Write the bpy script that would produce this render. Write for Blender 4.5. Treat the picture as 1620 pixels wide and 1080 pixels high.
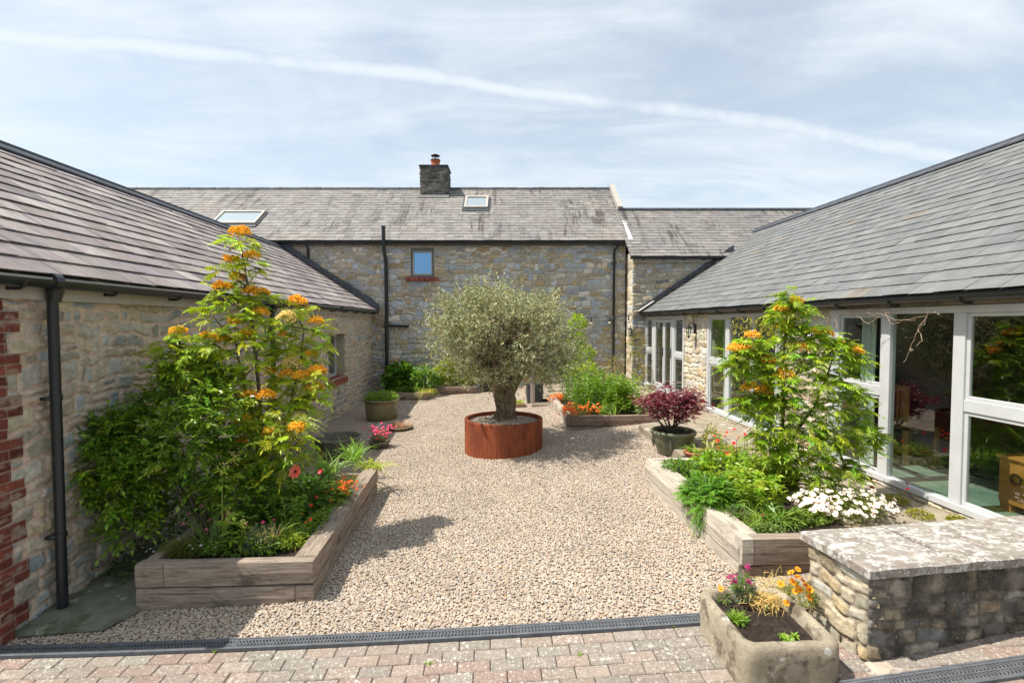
import bpy, math, random
import numpy as np
from mathutils import Vector
R=math.radians
for o in list(bpy.data.objects): bpy.data.objects.remove(o)
scn=bpy.context.scene; col=scn.collection
# ---------------------------------------------------------------- camera, sky, sun, exposure
CAM=np.array([0,0,2.2]); YAW=R(2.5); PITCH=R(2.15); FPX=800.0
cd=bpy.data.cameras.new('camera'); cam=bpy.data.objects.new('camera',cd); col.objects.link(cam)
cam.location=CAM; cam.rotation_euler=(R(90)-PITCH,0,-YAW)
cd.sensor_width=36; cd.lens=36*FPX/1620; cd.clip_start=.05; cd.clip_end=6000
scn.camera=cam
scn.view_settings.view_transform='Standard'; scn.view_settings.look='None'
scn.view_settings.exposure=0.62; scn.view_settings.gamma=1
SUN=Vector((-.57,-.04,1.0)).normalized()
sl=bpy.data.lights.new('sun','SUN'); sl.energy=4.7; sl.angle=R(.5); sl.color=(1,.95,.86)
so=bpy.data.objects.new('sun',sl); col.objects.link(so); so.location=(-20,-3,30)
so.rotation_euler=SUN.to_track_quat('Z','Y').to_euler()
W=bpy.data.worlds.new('World'); scn.world=W; W.use_nodes=True
nt=W.node_tree; nt.nodes.clear()
def nd(t,typ,**k):
    n=t.nodes.new(typ)
    for a,b in k.items():
        if a.startswith('_'): n.inputs[int(a[1:])].default_value=b
        else: setattr(n,a,b)
    return n
sky=nd(nt,'ShaderNodeTexSky',sky_type='NISHITA',sun_disc=False,sun_elevation=math.asin(SUN.z),
       sun_rotation=math.atan2(SUN.x,SUN.y),air_density=1.0,dust_density=1.6,ozone_density=1.2)
tc=nd(nt,'ShaderNodeTexCoord')
def vm(t,op,a,b=None):
    n=t.nodes.new('ShaderNodeVectorMath'); n.operation=op
    t.links.new(a,n.inputs[0])
    if b is not None:
        if hasattr(b,'links'): t.links.new(b,n.inputs[1])
        else: n.inputs[1].default_value=b
    return n.outputs['Value'] if op=='DOT_PRODUCT' else n.outputs[0]
def mt(t,op,a,b=0,c=None,clamp=False):
    n=t.nodes.new('ShaderNodeMath'); n.operation=op; n.use_clamp=clamp
    for i,x in enumerate((a,b,c)):
        if x is None: continue
        if hasattr(x,'links'): t.links.new(x,n.inputs[i])
        else: n.inputs[i].default_value=x
    return n.outputs[0]
def mr(t,v,a,b,c=0,d=1,smooth=True):
    n=t.nodes.new('ShaderNodeMapRange'); n.interpolation_type='SMOOTHSTEP' if smooth else 'LINEAR'
    t.links.new(v,n.inputs[0])
    for i,x in enumerate((a,b,c,d)): n.inputs[i+1].default_value=x
    return n.outputs[0]
def noise(t,vec,scale,detail=5,rough=.55,dist=0):
    n=nd(t,'ShaderNodeTexNoise'); n.inputs['Scale'].default_value=scale; n.inputs['Detail'].default_value=detail
    n.inputs['Roughness'].default_value=rough; n.inputs['Distortion'].default_value=dist
    t.links.new(vec,n.inputs['Vector']); return n.outputs['Fac']
def mapping(t,vec,scale=(1,1,1),rot=(0,0,0),loc=(0,0,0)):
    n=nd(t,'ShaderNodeMapping'); n.inputs['Scale'].default_value=scale; n.inputs['Rotation'].default_value=rot
    n.inputs['Location'].default_value=loc; t.links.new(vec,n.inputs['Vector']); return n.outputs[0]
def mixc(t,f,a,b,mode='MIX'):
    n=nd(t,'ShaderNodeMix',data_type='RGBA',blend_type=mode)
    for s,x in ((n.inputs[0],f),(n.inputs[6],a),(n.inputs[7],b)):
        if hasattr(x,'links'): t.links.new(x,s)
        elif isinstance(x,(int,float)): s.default_value=x
        else: s.default_value=(*x[:3],1)
    return n.outputs[2]
D_=tc.outputs['Generated']
# thin cirrus: the direction projected on a high plane, stretched into wisps
sp=nd(nt,'ShaderNodeSeparateXYZ'); nt.links.new(D_,sp.inputs[0])
zc=mt(nt,'ADD',mt(nt,'MAXIMUM',sp.outputs[2],0),.16)
cb=nd(nt,'ShaderNodeCombineXYZ'); nt.links.new(mt(nt,'DIVIDE',sp.outputs[0],zc),cb.inputs[0]); nt.links.new(mt(nt,'DIVIDE',sp.outputs[1],zc),cb.inputs[1])
P1=mapping(nt,cb.outputs[0],(.6,.95,1),(0,0,R(-28)))
n1=noise(nt,P1,1.1,9,.62,.7)
n2=noise(nt,mapping(nt,cb.outputs[0],(1.0,2.6,1),(0,0,R(-20)),(3,1,0)),1.3,9,.62,.9)
cl=mt(nt,'ADD',mt(nt,'MULTIPLY',n1,.6),mt(nt,'MULTIPLY',n2,.4))
cl=mr(nt,cl,.37,.66,.40,.92)
hz=mr(nt,sp.outputs[2],.0,.42,.45,0.0)
cl=mt(nt,'MAXIMUM',cl,hz)
# contrail: a small circle on the sky, frayed by noise
cv=vm(nt,'DOT_PRODUCT',D_,(0.0947143,-0.46439102,0.88055107))
cvn=mt(nt,'ADD',mt(nt,'ADD',cv,.0538),mt(nt,'MULTIPLY',mt(nt,'SUBTRACT',noise(nt,D_,5,6,.6),.5),.03))
trail=mr(nt,mt(nt,'ABSOLUTE',cvn),.0,.030,.88,0)
tw=mr(nt,noise(nt,D_,3.2,6,.7),.3,.55,.55,1.0)
trail=mt(nt,'MULTIPLY',trail,tw)
cl=mt(nt,'MAXIMUM',cl,mt(nt,'MULTIPLY',trail,1.0))
hs=nd(nt,'ShaderNodeHueSaturation'); hs.inputs['Saturation'].default_value=.85; hs.inputs['Value'].default_value=1.2; nt.links.new(sky.outputs[0],hs.inputs['Color'])
skyc=mixc(nt,cl,mixc(nt,1.0,hs.outputs[0],(.93,1.0,.97),'MULTIPLY'),(6.0,6.5,6.85))
bg=nd(nt,'ShaderNodeBackground'); nt.links.new(skyc,bg.inputs[0]); bg.inputs[1].default_value=.10
wo=nd(nt,'ShaderNodeOutputWorld'); nt.links.new(bg.outputs[0],wo.inputs[0])

# ---------------------------------------------------------------- coordinates
_f=np.array([math.sin(YAW)*math.cos(PITCH),math.cos(YAW)*math.cos(PITCH),-math.sin(PITCH)])
_r=np.array([math.cos(YAW),-math.sin(YAW),0]); _u=np.cross(_r,_f)
def at(px,py,Y=None,X=None,Z=None):      # a point of the place seen at (px,py), at world Y, X or Z
    v=_f+_r*(px-810)/FPX-_u*(py-540)/FPX
    k=Y/v[1] if Y is not None else X/v[0] if X is not None else (Z-2.2)/v[2]
    return CAM+v*k
def gz(X,Y=0):
    X=np.clip(X,-3.6,3.4); return .045*(X+1.4)+.005*(X+1.4)**2+.025*np.clip(np.asarray(Y)-7,0,7)

# ---------------------------------------------------------------- numpy noise
def _h(i,j,s):
    i=i.astype(np.int64); j=j.astype(np.int64)
    n=(i*374761393+j*668265263+s*1274126177)&0x7fffffff
    n=((n^(n>>13))*1103515245+12345)&0x7fffffff
    n=((n^(n>>15))*2246822519)&0x7fffffff
    return (n&0xffffff)/float(0xffffff)
def vn(x,y,s=0):
    x=np.asarray(x,float); y=np.asarray(y,float); i=np.floor(x); j=np.floor(y); a=x-i; b=y-j
    a=a*a*(3-2*a); b=b*b*(3-2*b)
    return (_h(i,j,s)*(1-a)+_h(i+1,j,s)*a)*(1-b)+(_h(i,j+1,s)*(1-a)+_h(i+1,j+1,s)*a)*b
def fbm(x,y,s=0,o=4):
    t=0;a=1;w=0
    for k in range(o): t=t+a*vn(x*2**k,y*2**k,s+k*17); w+=a; a*=.5
    return t/w

# ---------------------------------------------------------------- mesh helpers
class MB:
    def __init__(s): s.V=[];s.F={3:[],4:[]};s.C=[];s.n=0
    def add(s,V,F,C=(1,1,1)):
        V=np.asarray(V,float).reshape(-1,3); C=np.asarray(C,float)
        if C.ndim==1: C=np.tile(C,(len(V),1))
        F=np.asarray(F,int)
        s.F[F.shape[1]].append(F+s.n); s.V.append(V); s.C.append(C); s.n+=len(V)
    def box(s,a,b,C=(1,1,1)):
        x0,y0,z0=a;x1,y1,z1=b
        V=[(x0,y0,z0),(x1,y0,z0),(x1,y1,z0),(x0,y1,z0),(x0,y0,z1),(x1,y0,z1),(x1,y1,z1),(x0,y1,z1)]
        s.add(V,BF,C)
    def hexa(s,V,C=(1,1,1)): s.add(V,BF,C)
    def obox(s,O,u,v,w,C=(1,1,1)):
        O,u,v,w=map(lambda q:np.array(q,float),(O,u,v,w))
        s.add([O,O+u,O+u+v,O+v,O+w,O+u+w,O+u+v+w,O+v+w],BF,C)
    def tube(s,P,Rr,n=8,C=(1,1,1),cap=True):
        P=np.array(P,float); m=len(P); Rr=np.broadcast_to(np.array(Rr,float),(m,))
        T=np.gradient(P,axis=0); T/=np.linalg.norm(T,axis=1)[:,None]+1e-9
        ref=np.array([0,0,1.]) if abs(T[0][2])<.9 else np.array([1.,0,0])
        V=[]
        for k in range(m):
            a=np.cross(T[k],ref); a/=np.linalg.norm(a)+1e-9; b=np.cross(T[k],a); ref=-np.cross(T[k],a) if False else ref
            ang=np.arange(n)*2*math.pi/n
            V.append(P[k]+Rr[k]*(np.cos(ang)[:,None]*a+np.sin(ang)[:,None]*b))
        V=np.concatenate(V); F=[]
        for k in range(m-1):
            for i in range(n): F.append((k*n+i,k*n+(i+1)%n,(k+1)*n+(i+1)%n,(k+1)*n+i))
        s.add(V,F,C)
        if cap:
            for k in (0,m-1):
                V2=np.concatenate([V[k*n:(k+1)*n],[P[k]]]); s.add(V2,[(i,(i+1)%n,n) for i in range(n)],C)
    def lathe(s,prof,c,n=40,C=(1,1,1),sx=1,sy=1):
        prof=np.array(prof,float); ang=np.arange(n)*2*math.pi/n; V=[]
        for r,z in prof: V.append(np.stack([c[0]+r*sx*np.cos(ang),c[1]+r*sy*np.sin(ang),np.full(n,c[2]+z)],1))
        F=[(k*n+i,k*n+(i+1)%n,(k+1)*n+(i+1)%n,(k+1)*n+i) for k in range(len(prof)-1) for i in range(n)]
        s.add(np.concatenate(V),F,C)
    def disc(s,c,r,n=40,C=(1,1,1)):
        ang=np.arange(n)*2*math.pi/n
        V=np.stack([c[0]+r*np.cos(ang),c[1]+r*np.sin(ang),np.full(n,c[2])],1)
        s.add(np.concatenate([V,[c]]),[(i,(i+1)%n,n) for i in range(n)],C)
    def build(s,name,mat,parent=None,smooth=False,bevel=0):
        V=np.concatenate(s.V); C=np.concatenate(s.C)
        T=np.concatenate(s.F[3]) if s.F[3] else np.zeros((0,3),int); Q=np.concatenate(s.F[4]) if s.F[4] else np.zeros((0,4),int)
        me=bpy.data.meshes.new(name); me.vertices.add(len(V)); me.vertices.foreach_set('co',V.astype(np.float32).ravel())
        L=np.concatenate([T.ravel(),Q.ravel()]); me.loops.add(len(L)); me.loops.foreach_set('vertex_index',L.astype(np.int32))
        st=np.concatenate([np.arange(len(T))*3,len(T)*3+np.arange(len(Q))*4]); tot=np.concatenate([np.full(len(T),3),np.full(len(Q),4)])
        me.polygons.add(len(st)); me.polygons.foreach_set('loop_start',st.astype(np.int32)); me.polygons.foreach_set('loop_total',tot.astype(np.int32))
        me.update(calc_edges=True)
        at_=me.color_attributes.new('Col','FLOAT_COLOR','POINT')
        at_.data.foreach_set('color',np.concatenate([C,np.ones((len(C),1))],1).astype(np.float32).ravel())
        me.polygons.foreach_set('use_smooth',np.full(len(st),bool(smooth)))
        me.validate(); me.materials.append(mat)
        o=bpy.data.objects.new(name,me); col.objects.link(o)
        if bevel:
            b=o.modifiers.new('bevel','BEVEL'); b.width=bevel; b.segments=2; b.limit_method='ANGLE'
        if parent is not None:
            o.parent=parent
            if parent.type=='EMPTY': o.location=-Vector(BASE.get(parent.name,(0,0,0)))
        return o
BF=[(0,3,2,1),(4,5,6,7),(0,1,5,4),(1,2,6,5),(2,3,7,6),(3,0,4,7)]
BASE={}
def tag(o,label=None,cat=None,group=None,kind=None):
    if label: o['label']=label
    if cat: o['category']=cat
    if group: o['group']=group
    if kind: o['kind']=kind
    return o
def thing(name,label,cat,base=(0,0,0),rz=0,group=None,loc=None):
    o=bpy.data.objects.new(name,None); col.objects.link(o); o.empty_display_size=.2
    o.location=loc if loc is not None else base; o.rotation_euler=(0,0,rz); BASE[o.name]=tuple(float(q) for q in base)
    return tag(o,label,cat,group)

# ---------------------------------------------------------------- materials
def material(name):
    m=bpy.data.materials.new(name); m.use_nodes=True; t=m.node_tree; t.nodes.clear()
    out=nd(t,'ShaderNodeOutputMaterial'); b=nd(t,'ShaderNodeBsdfPrincipled'); t.links.new(b.outputs[0],out.inputs[0])
    return m,t,b,out
def setb(t,b,**k):
    for n,v in k.items():
        s=b.inputs[{'color':'Base Color','rough':'Roughness','spec':'Specular IOR Level','metal':'Metallic','coat':'Coat Weight'}[n]]
        if hasattr(v,'links'): t.links.new(v,s)
        elif isinstance(v,(int,float)): s.default_value=v
        else: s.default_value=(*v,1)
def bump(t,b,h,dist,strength=1):
    n=nd(t,'ShaderNodeBump'); n.inputs['Distance'].default_value=dist; n.inputs['Strength'].default_value=strength
    t.links.new(h,n.inputs['Height']); t.links.new(n.outputs[0],b.inputs['Normal'])
def colattr(t):
    a=nd(t,'ShaderNodeAttribute',attribute_name='Col'); return a.outputs['Color']
def objco(t): return nd(t,'ShaderNodeTexCoord').outputs['Object']
def simple(name,color=None,rough=.7,nscale=12,amt=.25,bs=60,bd=.002,spec=.3,metal=0,detail=6,tint=None):
    m,t,b,out=material(name); co=objco(t)
    base=colattr(t) if color is None else color
    f=mr(t,noise(t,co,nscale,detail,.6),.3,.7,1-amt,1+amt,False)
    c=mixc(t,1.0,base,(1,1,1),'MULTIPLY'); 
    g=nd(t,'ShaderNodeCombineXYZ')
    for i in range(3): t.links.new(f,g.inputs[i])
    c=mixc(t,1.0,c,g.outputs[0],'MULTIPLY')
    if tint: c=mixc(t,mr(t,noise(t,co,nscale*.37,5,.6),.45,.7,0,tint[1]),c,tint[0])
    setb(t,b,color=c,rough=rough,spec=spec,metal=metal)
    if bd: bump(t,b,noise(t,co,bs,6,.65),bd)
    return m
M={}
# rubble stone: colours of each stone sit in the mesh, the shader adds grain, pits and pale lichen
def rubble(name,lich=(.62,.58,.5),lf=.25,grain=.3,soot=0):
    m,t,b,out=material(name); co=objco(t)
    c=colattr(t); f=mt(t,'MULTIPLY',mr(t,noise(t,co,26,10,.78),.30,.70,1-grain,1+grain,False),mr(t,noise(t,co,95,5,.7),.35,.65,.88,1.12,False))
    g=nd(t,'ShaderNodeCombineXYZ'); [t.links.new(f,g.inputs[i]) for i in range(3)]
    c=mixc(t,1.0,c,g.outputs[0],'MULTIPLY')
    l=mt(t,'MULTIPLY',mr(t,noise(t,co,11,9,.75),.56,.66,0,1),lf)
    c=mixc(t,l,c,lich)
    if soot:
        s=mt(t,'MULTIPLY',mr(t,noise(t,co,6.5,9,.75),.42,.58,0,1),soot); c=mixc(t,s,c,(.035,.033,.03))
        w=mr(t,noise(t,co,60,3,.6),.66,.72,0,.8); c=mixc(t,w,c,(.5,.5,.46))
    setb(t,b,color=c,rough=.92,spec=.15)
    h=mt(t,'ADD',mt(t,'MULTIPLY',noise(t,co,28,8,.7),.7),mt(t,'MULTIPLY',noise(t,co,130,4,.7),.3))
    bump(t,b,h,.014); return m
M['wall']=rubble('rubble_stone',(.42,.39,.33),.35)
M['wallfar']=rubble('limestone_rubble',(.55,.53,.48),.45,.35)
M['pale']=rubble('pale_limestone_rubble',(.75,.70,.6),.5,.3)
M['gate']=rubble('lichened_wall_stone',(.40,.38,.31),.5,.5,soot=.78)
M['chim']=rubble('sooty_stone',(.3,.3,.28),.4,.5,soot=.6)
def slate(name,rough=.5,stain=(.055,.04,.04),sf=.0,smap=(5,.45,.45),lich=(.34,.31,.25),lf=.3,up=(1,1,1)):
    m,t,b,out=material(name); co=objco(t); c=colattr(t)
    f=mr(t,noise(t,co,6,8,.7),.28,.72,.72,1.28,False); g=nd(t,'ShaderNodeCombineXYZ'); [t.links.new(f,g.inputs[i]) for i in range(3)]
    c=mixc(t,1.0,c,g.outputs[0],'MULTIPLY')
    c=mixc(t,mt(t,'MULTIPLY',mr(t,noise(t,mapping(t,co,up),2.2,9,.75),.5,.68,0,1),lf),c,lich)
    if sf:
        k=mt(t,'MULTIPLY',mr(t,noise(t,mapping(t,co,smap),1.1,7,.72,.3),.50,.60,0,1),mr(t,noise(t,co,.8,4,.6),.44,.60,0,1)); c=mixc(t,mt(t,'MULTIPLY',k,sf),c,stain)
        c=mixc(t,mr(t,noise(t,mapping(t,co,smap,(0,0,0),(7,3,1)),.9,8,.7,.4),.45,.75,0,.3),c,(.30,.285,.26))
    setb(t,b,color=c,rough=rough,spec=.35)
    bump(t,b,noise(t,mapping(t,co,(1,1,1)),22,7,.7),.004); return m
M['slate_l']=slate('weathered_purple_slate',.8,sf=.35,smap=(.5,5,.5),lf=.55,lich=(.30,.27,.22),up=(.5,3,.5))
M['slate_f']=slate('old_grey_slate',.75,sf=.85,lf=.22,lich=(.30,.285,.25))
M['slate_r']=slate('new_grey_slate',.55,lf=.10,lich=(.17,.168,.155))
M['ridge']=simple('ridge_tile_clay',(.07,.075,.09),.6,8,.35)
M['lead']=simple('lead_sheet',(.06,.068,.08),.5,9,.4,20,.004)
M['black']=simple('black_plastic_gutter',(.016,.018,.022),.35,9,.25,30,.0006,spec=.5)
M['fascia']=simple('grey_painted_board',(.40,.37,.33),.6,5,.12,60,.0006)
M['fasciad']=simple('dark_grey_board',(.16,.16,.16),.6,5,.12)
M['frame']=simple('pale_grey_painted_timber',(.50,.505,.51),.45,6,.06,80,.0005,spec=.4)
M['brick']=simple('red_brick',None,.85,30,.28,90,.004,tint=((.28,.2,.15),.35))
M['mortar']=simple('lime_mortar',(.42,.36,.29),.95,20,.2,90,.004)
M['soil']=simple('dark_compost',(.035,.024,.018),.95,45,.6,60,.03,tint=((.09,.06,.04),.6))
M['curtain']=simple('white_curtain',(.75,.74,.70),.9,4,.06,10,.001)
M['redpot']=simple('red_clay_pot',(.36,.13,.07),.8,9,.3)
M['render']=simple('plaster_white',(.55,.53,.49),.9,4,.06,30,.001)
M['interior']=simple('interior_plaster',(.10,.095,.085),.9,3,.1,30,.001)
M['pine']=simple('orange_pine',None,.4,7,.25,40,.0006,spec=.4)
M['metal']=simple('rusted_wire',(.12,.06,.04),.6,20,.3)
M['lantern']=simple('lantern_black_metal',(.02,.02,.022),.4,20,.2)
M['bark']=simple('grey_brown_bark',(.13,.10,.075),.9,25,.4,50,.01)
M['plastic']=simple('black_plastic_pot',(.02,.02,.02),.5,9,.2)
M['greyp']=simple('dark_grey_glazed_pot',(.04,.043,.048),.4,9,.3,spec=.5)
M['terr']=simple('buff_terracotta',(.42,.30,.17),.85,9,.25)
M['grate']=simple('grey_galvanised_plastic',(.11,.115,.125),.5,15,.25,60,.001)
M['cream']=simple('cream_bulb_glass',(.8,.78,.7),.3,5,.05)
# glazed stoneware pots
M['potg']=simple('mossy_green_stoneware',(.14,.16,.10),.55,5,.45,25,.006,tint=((.26,.22,.14),.8))
M['potb']=simple('olive_brown_stoneware',(.20,.17,.09),.45,4,.3,25,.004,tint=((.10,.09,.05),.6))
M['potr']=simple('worn_half_barrel',(.16,.15,.12),.8,8,.4,25,.006)
# corten steel
m,t,b,out=material('corten_steel'); co=objco(t)
c=mixc(t,mr(t,noise(t,mapping(t,co,(1,1,.35)),5,8,.65),.3,.7),(.15,.036,.018),(.31,.080,.028))
c=mixc(t,mr(t,noise(t,mapping(t,co,(9,9,.5)),6,5,.6),.50,.72,0,.6),c,(.10,.028,.014)); c=mixc(t,mr(t,noise(t,co,28,6,.7),.55,.75,0,.45),c,(.42,.15,.05))
setb(t,b,color=c,rough=.72,spec=.3); bump(t,b,noise(t,co,90,5,.7),.0012); M['corten']=m
# oak sleepers, grain along local X
def wood(name,a,b_,dark,blotch=.5):
    m,t,b,out=material(name); co=objco(t)
    g1=noise(t,mapping(t,co,(1.9,24,24)),2.2,10,.74,.9); g2=noise(t,mapping(t,co,(.8,90,90)),3,4,.6,.2)
    c=mixc(t,mr(t,g1,.32,.68),a,b_); c=mixc(t,mr(t,g2,.55,.78,0,.3),c,dark)
    c=mixc(t,mt(t,'MULTIPLY',mr(t,noise(t,mapping(t,co,(1,2.6,2.6)),2.6,8,.7,.4),.5,.7),blotch),c,dark)
    c=mixc(t,mr(t,noise(t,mapping(t,co,(.7,34,34)),1.7,3,.5,.35),.66,.69,0,.9),c,(.03,.022,.018))
    setb(t,b,color=c,rough=.85,spec=.2)
    bump(t,b,mt(t,'ADD',g1,mt(t,'MULTIPLY',g2,.5)),.008); return m
M['oak']=wood('weathered_oak',(.19,.14,.105),(.40,.33,.265),(.075,.055,.042),.7)
M['oakp']=wood('silvered_oak',(.34,.29,.235),(.58,.52,.44),(.14,.105,.08),.6)
M['oakr']=wood('reddish_oak',(.17,.115,.085),(.33,.24,.19),(.07,.045,.035))
M['post']=wood('planed_post',(.40,.31,.28),(.52,.43,.39),(.2,.15,.14),.2)
# flagstone / slab / lichen coping / trough
def lichen(name,a,b_,lc,lf,sc=9,thr=.22,rough=.9,extra=None):
    m,t,b,out=material(name); co=objco(t)
    c=mixc(t,mr(t,noise(t,co,5,9,.7),.3,.7),a,b_)
    v=nd(t,'ShaderNodeTexVoronoi'); v.inputs['Scale'].default_value=sc
    wv=nd(t,'ShaderNodeTexNoise'); wv.inputs['Scale'].default_value=sc*2.2; wv.inputs['Detail'].default_value=5; t.links.new(co,wv.inputs['Vector'])
    wc=vm(t,'ADD',co,vm(t,'SCALE',wv.outputs['Color'])) if False else None
    add=nd(t,'ShaderNodeVectorMath',operation='MULTIPLY_ADD'); t.links.new(wv.outputs['Color'],add.inputs[0]); add.inputs[1].default_value=(.5/sc,)*3; t.links.new(co,add.inputs[2])
    t.links.new(add.outputs[0],v.inputs['Vector'])
    spn=nd(t,'ShaderNodeSeparateColor'); t.links.new(v.outputs['Color'],spn.inputs[0])
    on=mr(t,spn.outputs[0],1-lf-.02,1-lf+.02,0,1)
    sz=mt(t,'MULTIPLY_ADD',spn.outputs[1],thr,thr*.6)
    d=mt(t,'SUBTRACT',sz,v.outputs['Distance']); k=mt(t,'MULTIPLY',mr(t,d,0,.05,0,1),on)
    k=mt(t,'MULTIPLY',k,mr(t,noise(t,co,sc*8,4,.7),.25,.5,.55,1))
    c=mixc(t,k,c,lc)
    if extra: c=mixc(t,mr(t,noise(t,co,extra[1],6,.7),extra[2],extra[2]+.12,0,extra[3]),c,extra[0])
    setb(t,b,color=c,rough=rough,spec=.2)
    bump(t,b,mt(t,'ADD',noise(t,co,45,8,.7),mt(t,'MULTIPLY',k,.25)),.008); return m,t,b
M['flag'],_,_=lichen('sandstone_flag',(.22,.185,.135),(.34,.29,.22),(.44,.41,.35),.25,7,.3,extra=((.36,.26,.12),1.7,.55,.4))
M['slab'],_,_=lichen('mossy_concrete_slab',(.13,.13,.10),(.24,.24,.19),(.36,.37,.28),.3,10,.3,extra=((.07,.09,.03),3,.5,.7))
M['cap'],t,b=lichen('lichened_coping',(.20,.17,.145),(.31,.27,.235),(.48,.46,.41),.45,36,.34,extra=((.10,.08,.07),9,.6,.5))
co=objco(t); src=b.inputs['Base Color'].links[0].from_socket
k=mt(t,'MULTIPLY',mr(t,noise(t,mapping(t,co,(1,1.6,1),(0,0,.5)),9,10,.74,.3),.47,.60,0,.95),mr(t,noise(t,co,70,4,.7),.3,.5,.5,1))
t.links.new(mixc(t,k,src,(.55,.535,.49)),b.inputs['Base Color'])
M['trough'],t,b=lichen('carved_sandstone',(.36,.30,.215),(.56,.48,.36),(.66,.63,.56),.22,16,.3,extra=((.11,.085,.06),7,.48,.7))
co=objco(t); bump(t,b,mt(t,'ADD',noise(t,co,26,9,.8),mt(t,'MULTIPLY',noise(t,mapping(t,co,(1,1,5),(.5,.3,0)),38,5,.7,.5),.6)),.022)
# block paving: colour per block in the mesh, pale lichen dots over it
m,t,b,out=material('block_paver'); co=objco(t); c=colattr(t)
f=mr(t,noise(t,co,40,6,.7),.3,.7,.75,1.25,False); g=nd(t,'ShaderNodeCombineXYZ'); [t.links.new(f,g.inputs[i]) for i in range(3)]
c=mixc(t,1.0,c,g.outputs[0],'MULTIPLY')
for sc,lf,thr in ((24,.4,.36),(55,.55,.42),(110,.5,.45)):
    v=nd(t,'ShaderNodeTexVoronoi'); v.inputs['Scale'].default_value=sc
    wv=nd(t,'ShaderNodeTexNoise'); wv.inputs['Scale'].default_value=sc*2; wv.inputs['Detail'].default_value=4; t.links.new(co,wv.inputs['Vector'])
    add=nd(t,'ShaderNodeVectorMath',operation='MULTIPLY_ADD'); t.links.new(wv.outputs['Color'],add.inputs[0]); add.inputs[1].default_value=(.5/sc,)*3; t.links.new(co,add.inputs[2]); t.links.new(add.outputs[0],v.inputs['Vector'])
    spn=nd(t,'ShaderNodeSeparateColor'); t.links.new(v.outputs['Color'],spn.inputs[0])
    on=mt(t,'MULTIPLY',mr(t,spn.outputs[0],1-lf-.02,1-lf+.02,0,1),mr(t,noise(t,co,2.2,4,.6),.35,.6,.35,1))
    k=mt(t,'MULTIPLY',mr(t,mt(t,'SUBTRACT',mt(t,'MULTIPLY_ADD',spn.outputs[1],thr,.08),v.outputs['Distance']),0,.08,0,1),on)
    c=mixc(t,mt(t,'MULTIPLY',k,.7),c,(.50,.48,.43))
setb(t,b,color=c,rough=.9,spec=.2); bump(t,b,noise(t,co,160,6,.7),.002); M['paver']=m
M['sand']=simple('dark_jointing_sand',(.165,.14,.11),.95,40,.5,90,.006)
M['earth']=simple('field_grass_soil',(.06,.07,.03),.95,.5,.4,5,.03)
M['gravelbase']=simple('gravel_bed_fines',(.30,.245,.19),.95,60,.5,70,.008)
# pebbles
m,t,b,out=material('river_pebble'); oi=nd(t,'ShaderNodeObjectInfo')
cr=nd(t,'ShaderNodeValToRGB'); t.links.new(oi.outputs['Random'],cr.inputs[0]); e=cr.color_ramp; e.interpolation='CONSTANT'
pal=[(.56,.47,.37),(.44,.37,.30),(.64,.57,.48),(.52,.37,.25),(.36,.32,.29),(.60,.53,.43),(.43,.28,.20),(.68,.62,.54),(.30,.27,.25),(.57,.43,.29),(.50,.45,.38),(.62,.51,.38),(.46,.41,.36)]
e.elements[0].color=(.43,.34,.25,1)
for i,p in enumerate(pal[1:]):
    q=e.elements.new((i+1)/len(pal)); q.color=(.135+p[0]*.53,.105+p[1]*.53,.078+p[2]*.54,1)
while len(e.elements)>len(pal)+0: e.elements.remove(e.elements[-1])
f=mr(t,noise(t,objco(t),90,4,.6),.3,.7,.85,1.15,False); g=nd(t,'ShaderNodeCombineXYZ'); [t.links.new(f,g.inputs[i]) for i in range(3)]
lv=mr(t,noise(t,oi.outputs['Location'],1.4,5,.65),.32,.68,.86,1.08,False); g2=nd(t,'ShaderNodeCombineXYZ'); [t.links.new(lv,g2.inputs[i]) for i in range(3)]
setb(t,b,color=mixc(t,1.0,mixc(t,1.0,cr.outputs[0],g.outputs[0],'MULTIPLY'),g2.outputs[0],'MULTIPLY'),rough=.65,spec=.3); M['pebble']=m
# leaves
def leafmat(name,trans=.35,rough=.42,spec=.4,ty=(1.25,1.35,.5)):
    m,t,b,out=material(name); c=mixc(t,1.0,colattr(t),(1.38,1.26,1.0),'MULTIPLY'); setb(t,b,color=c,rough=rough,spec=spec)
    tr=nd(t,'ShaderNodeBsdfTranslucent'); t.links.new(mixc(t,1.0,c,ty,'MULTIPLY'),tr.inputs[0])
    mx=nd(t,'ShaderNodeMixShader'); mx.inputs[0].default_value=trans; t.links.new(b.outputs[0],mx.inputs[1]); t.links.new(tr.outputs[0],mx.inputs[2]); t.links.new(mx.outputs[0],out.inputs[0]); return m
M['leaf']=leafmat('green_leaf',.4); M['gloss']=leafmat('glossy_leaf',.3,.3,.5); M['olive']=leafmat('olive_leaf',.2,.5,.4,(1.1,1.1,.8))
M['petal']=leafmat('petal',.35,.6,.2,(1.1,1,1)); M['redleaf']=leafmat('maple_leaf',.3,.4,.4,(1.5,.7,.7)); M['dry']=leafmat('dry_stem',.3,.7,.2,(1.1,1,.8))
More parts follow.
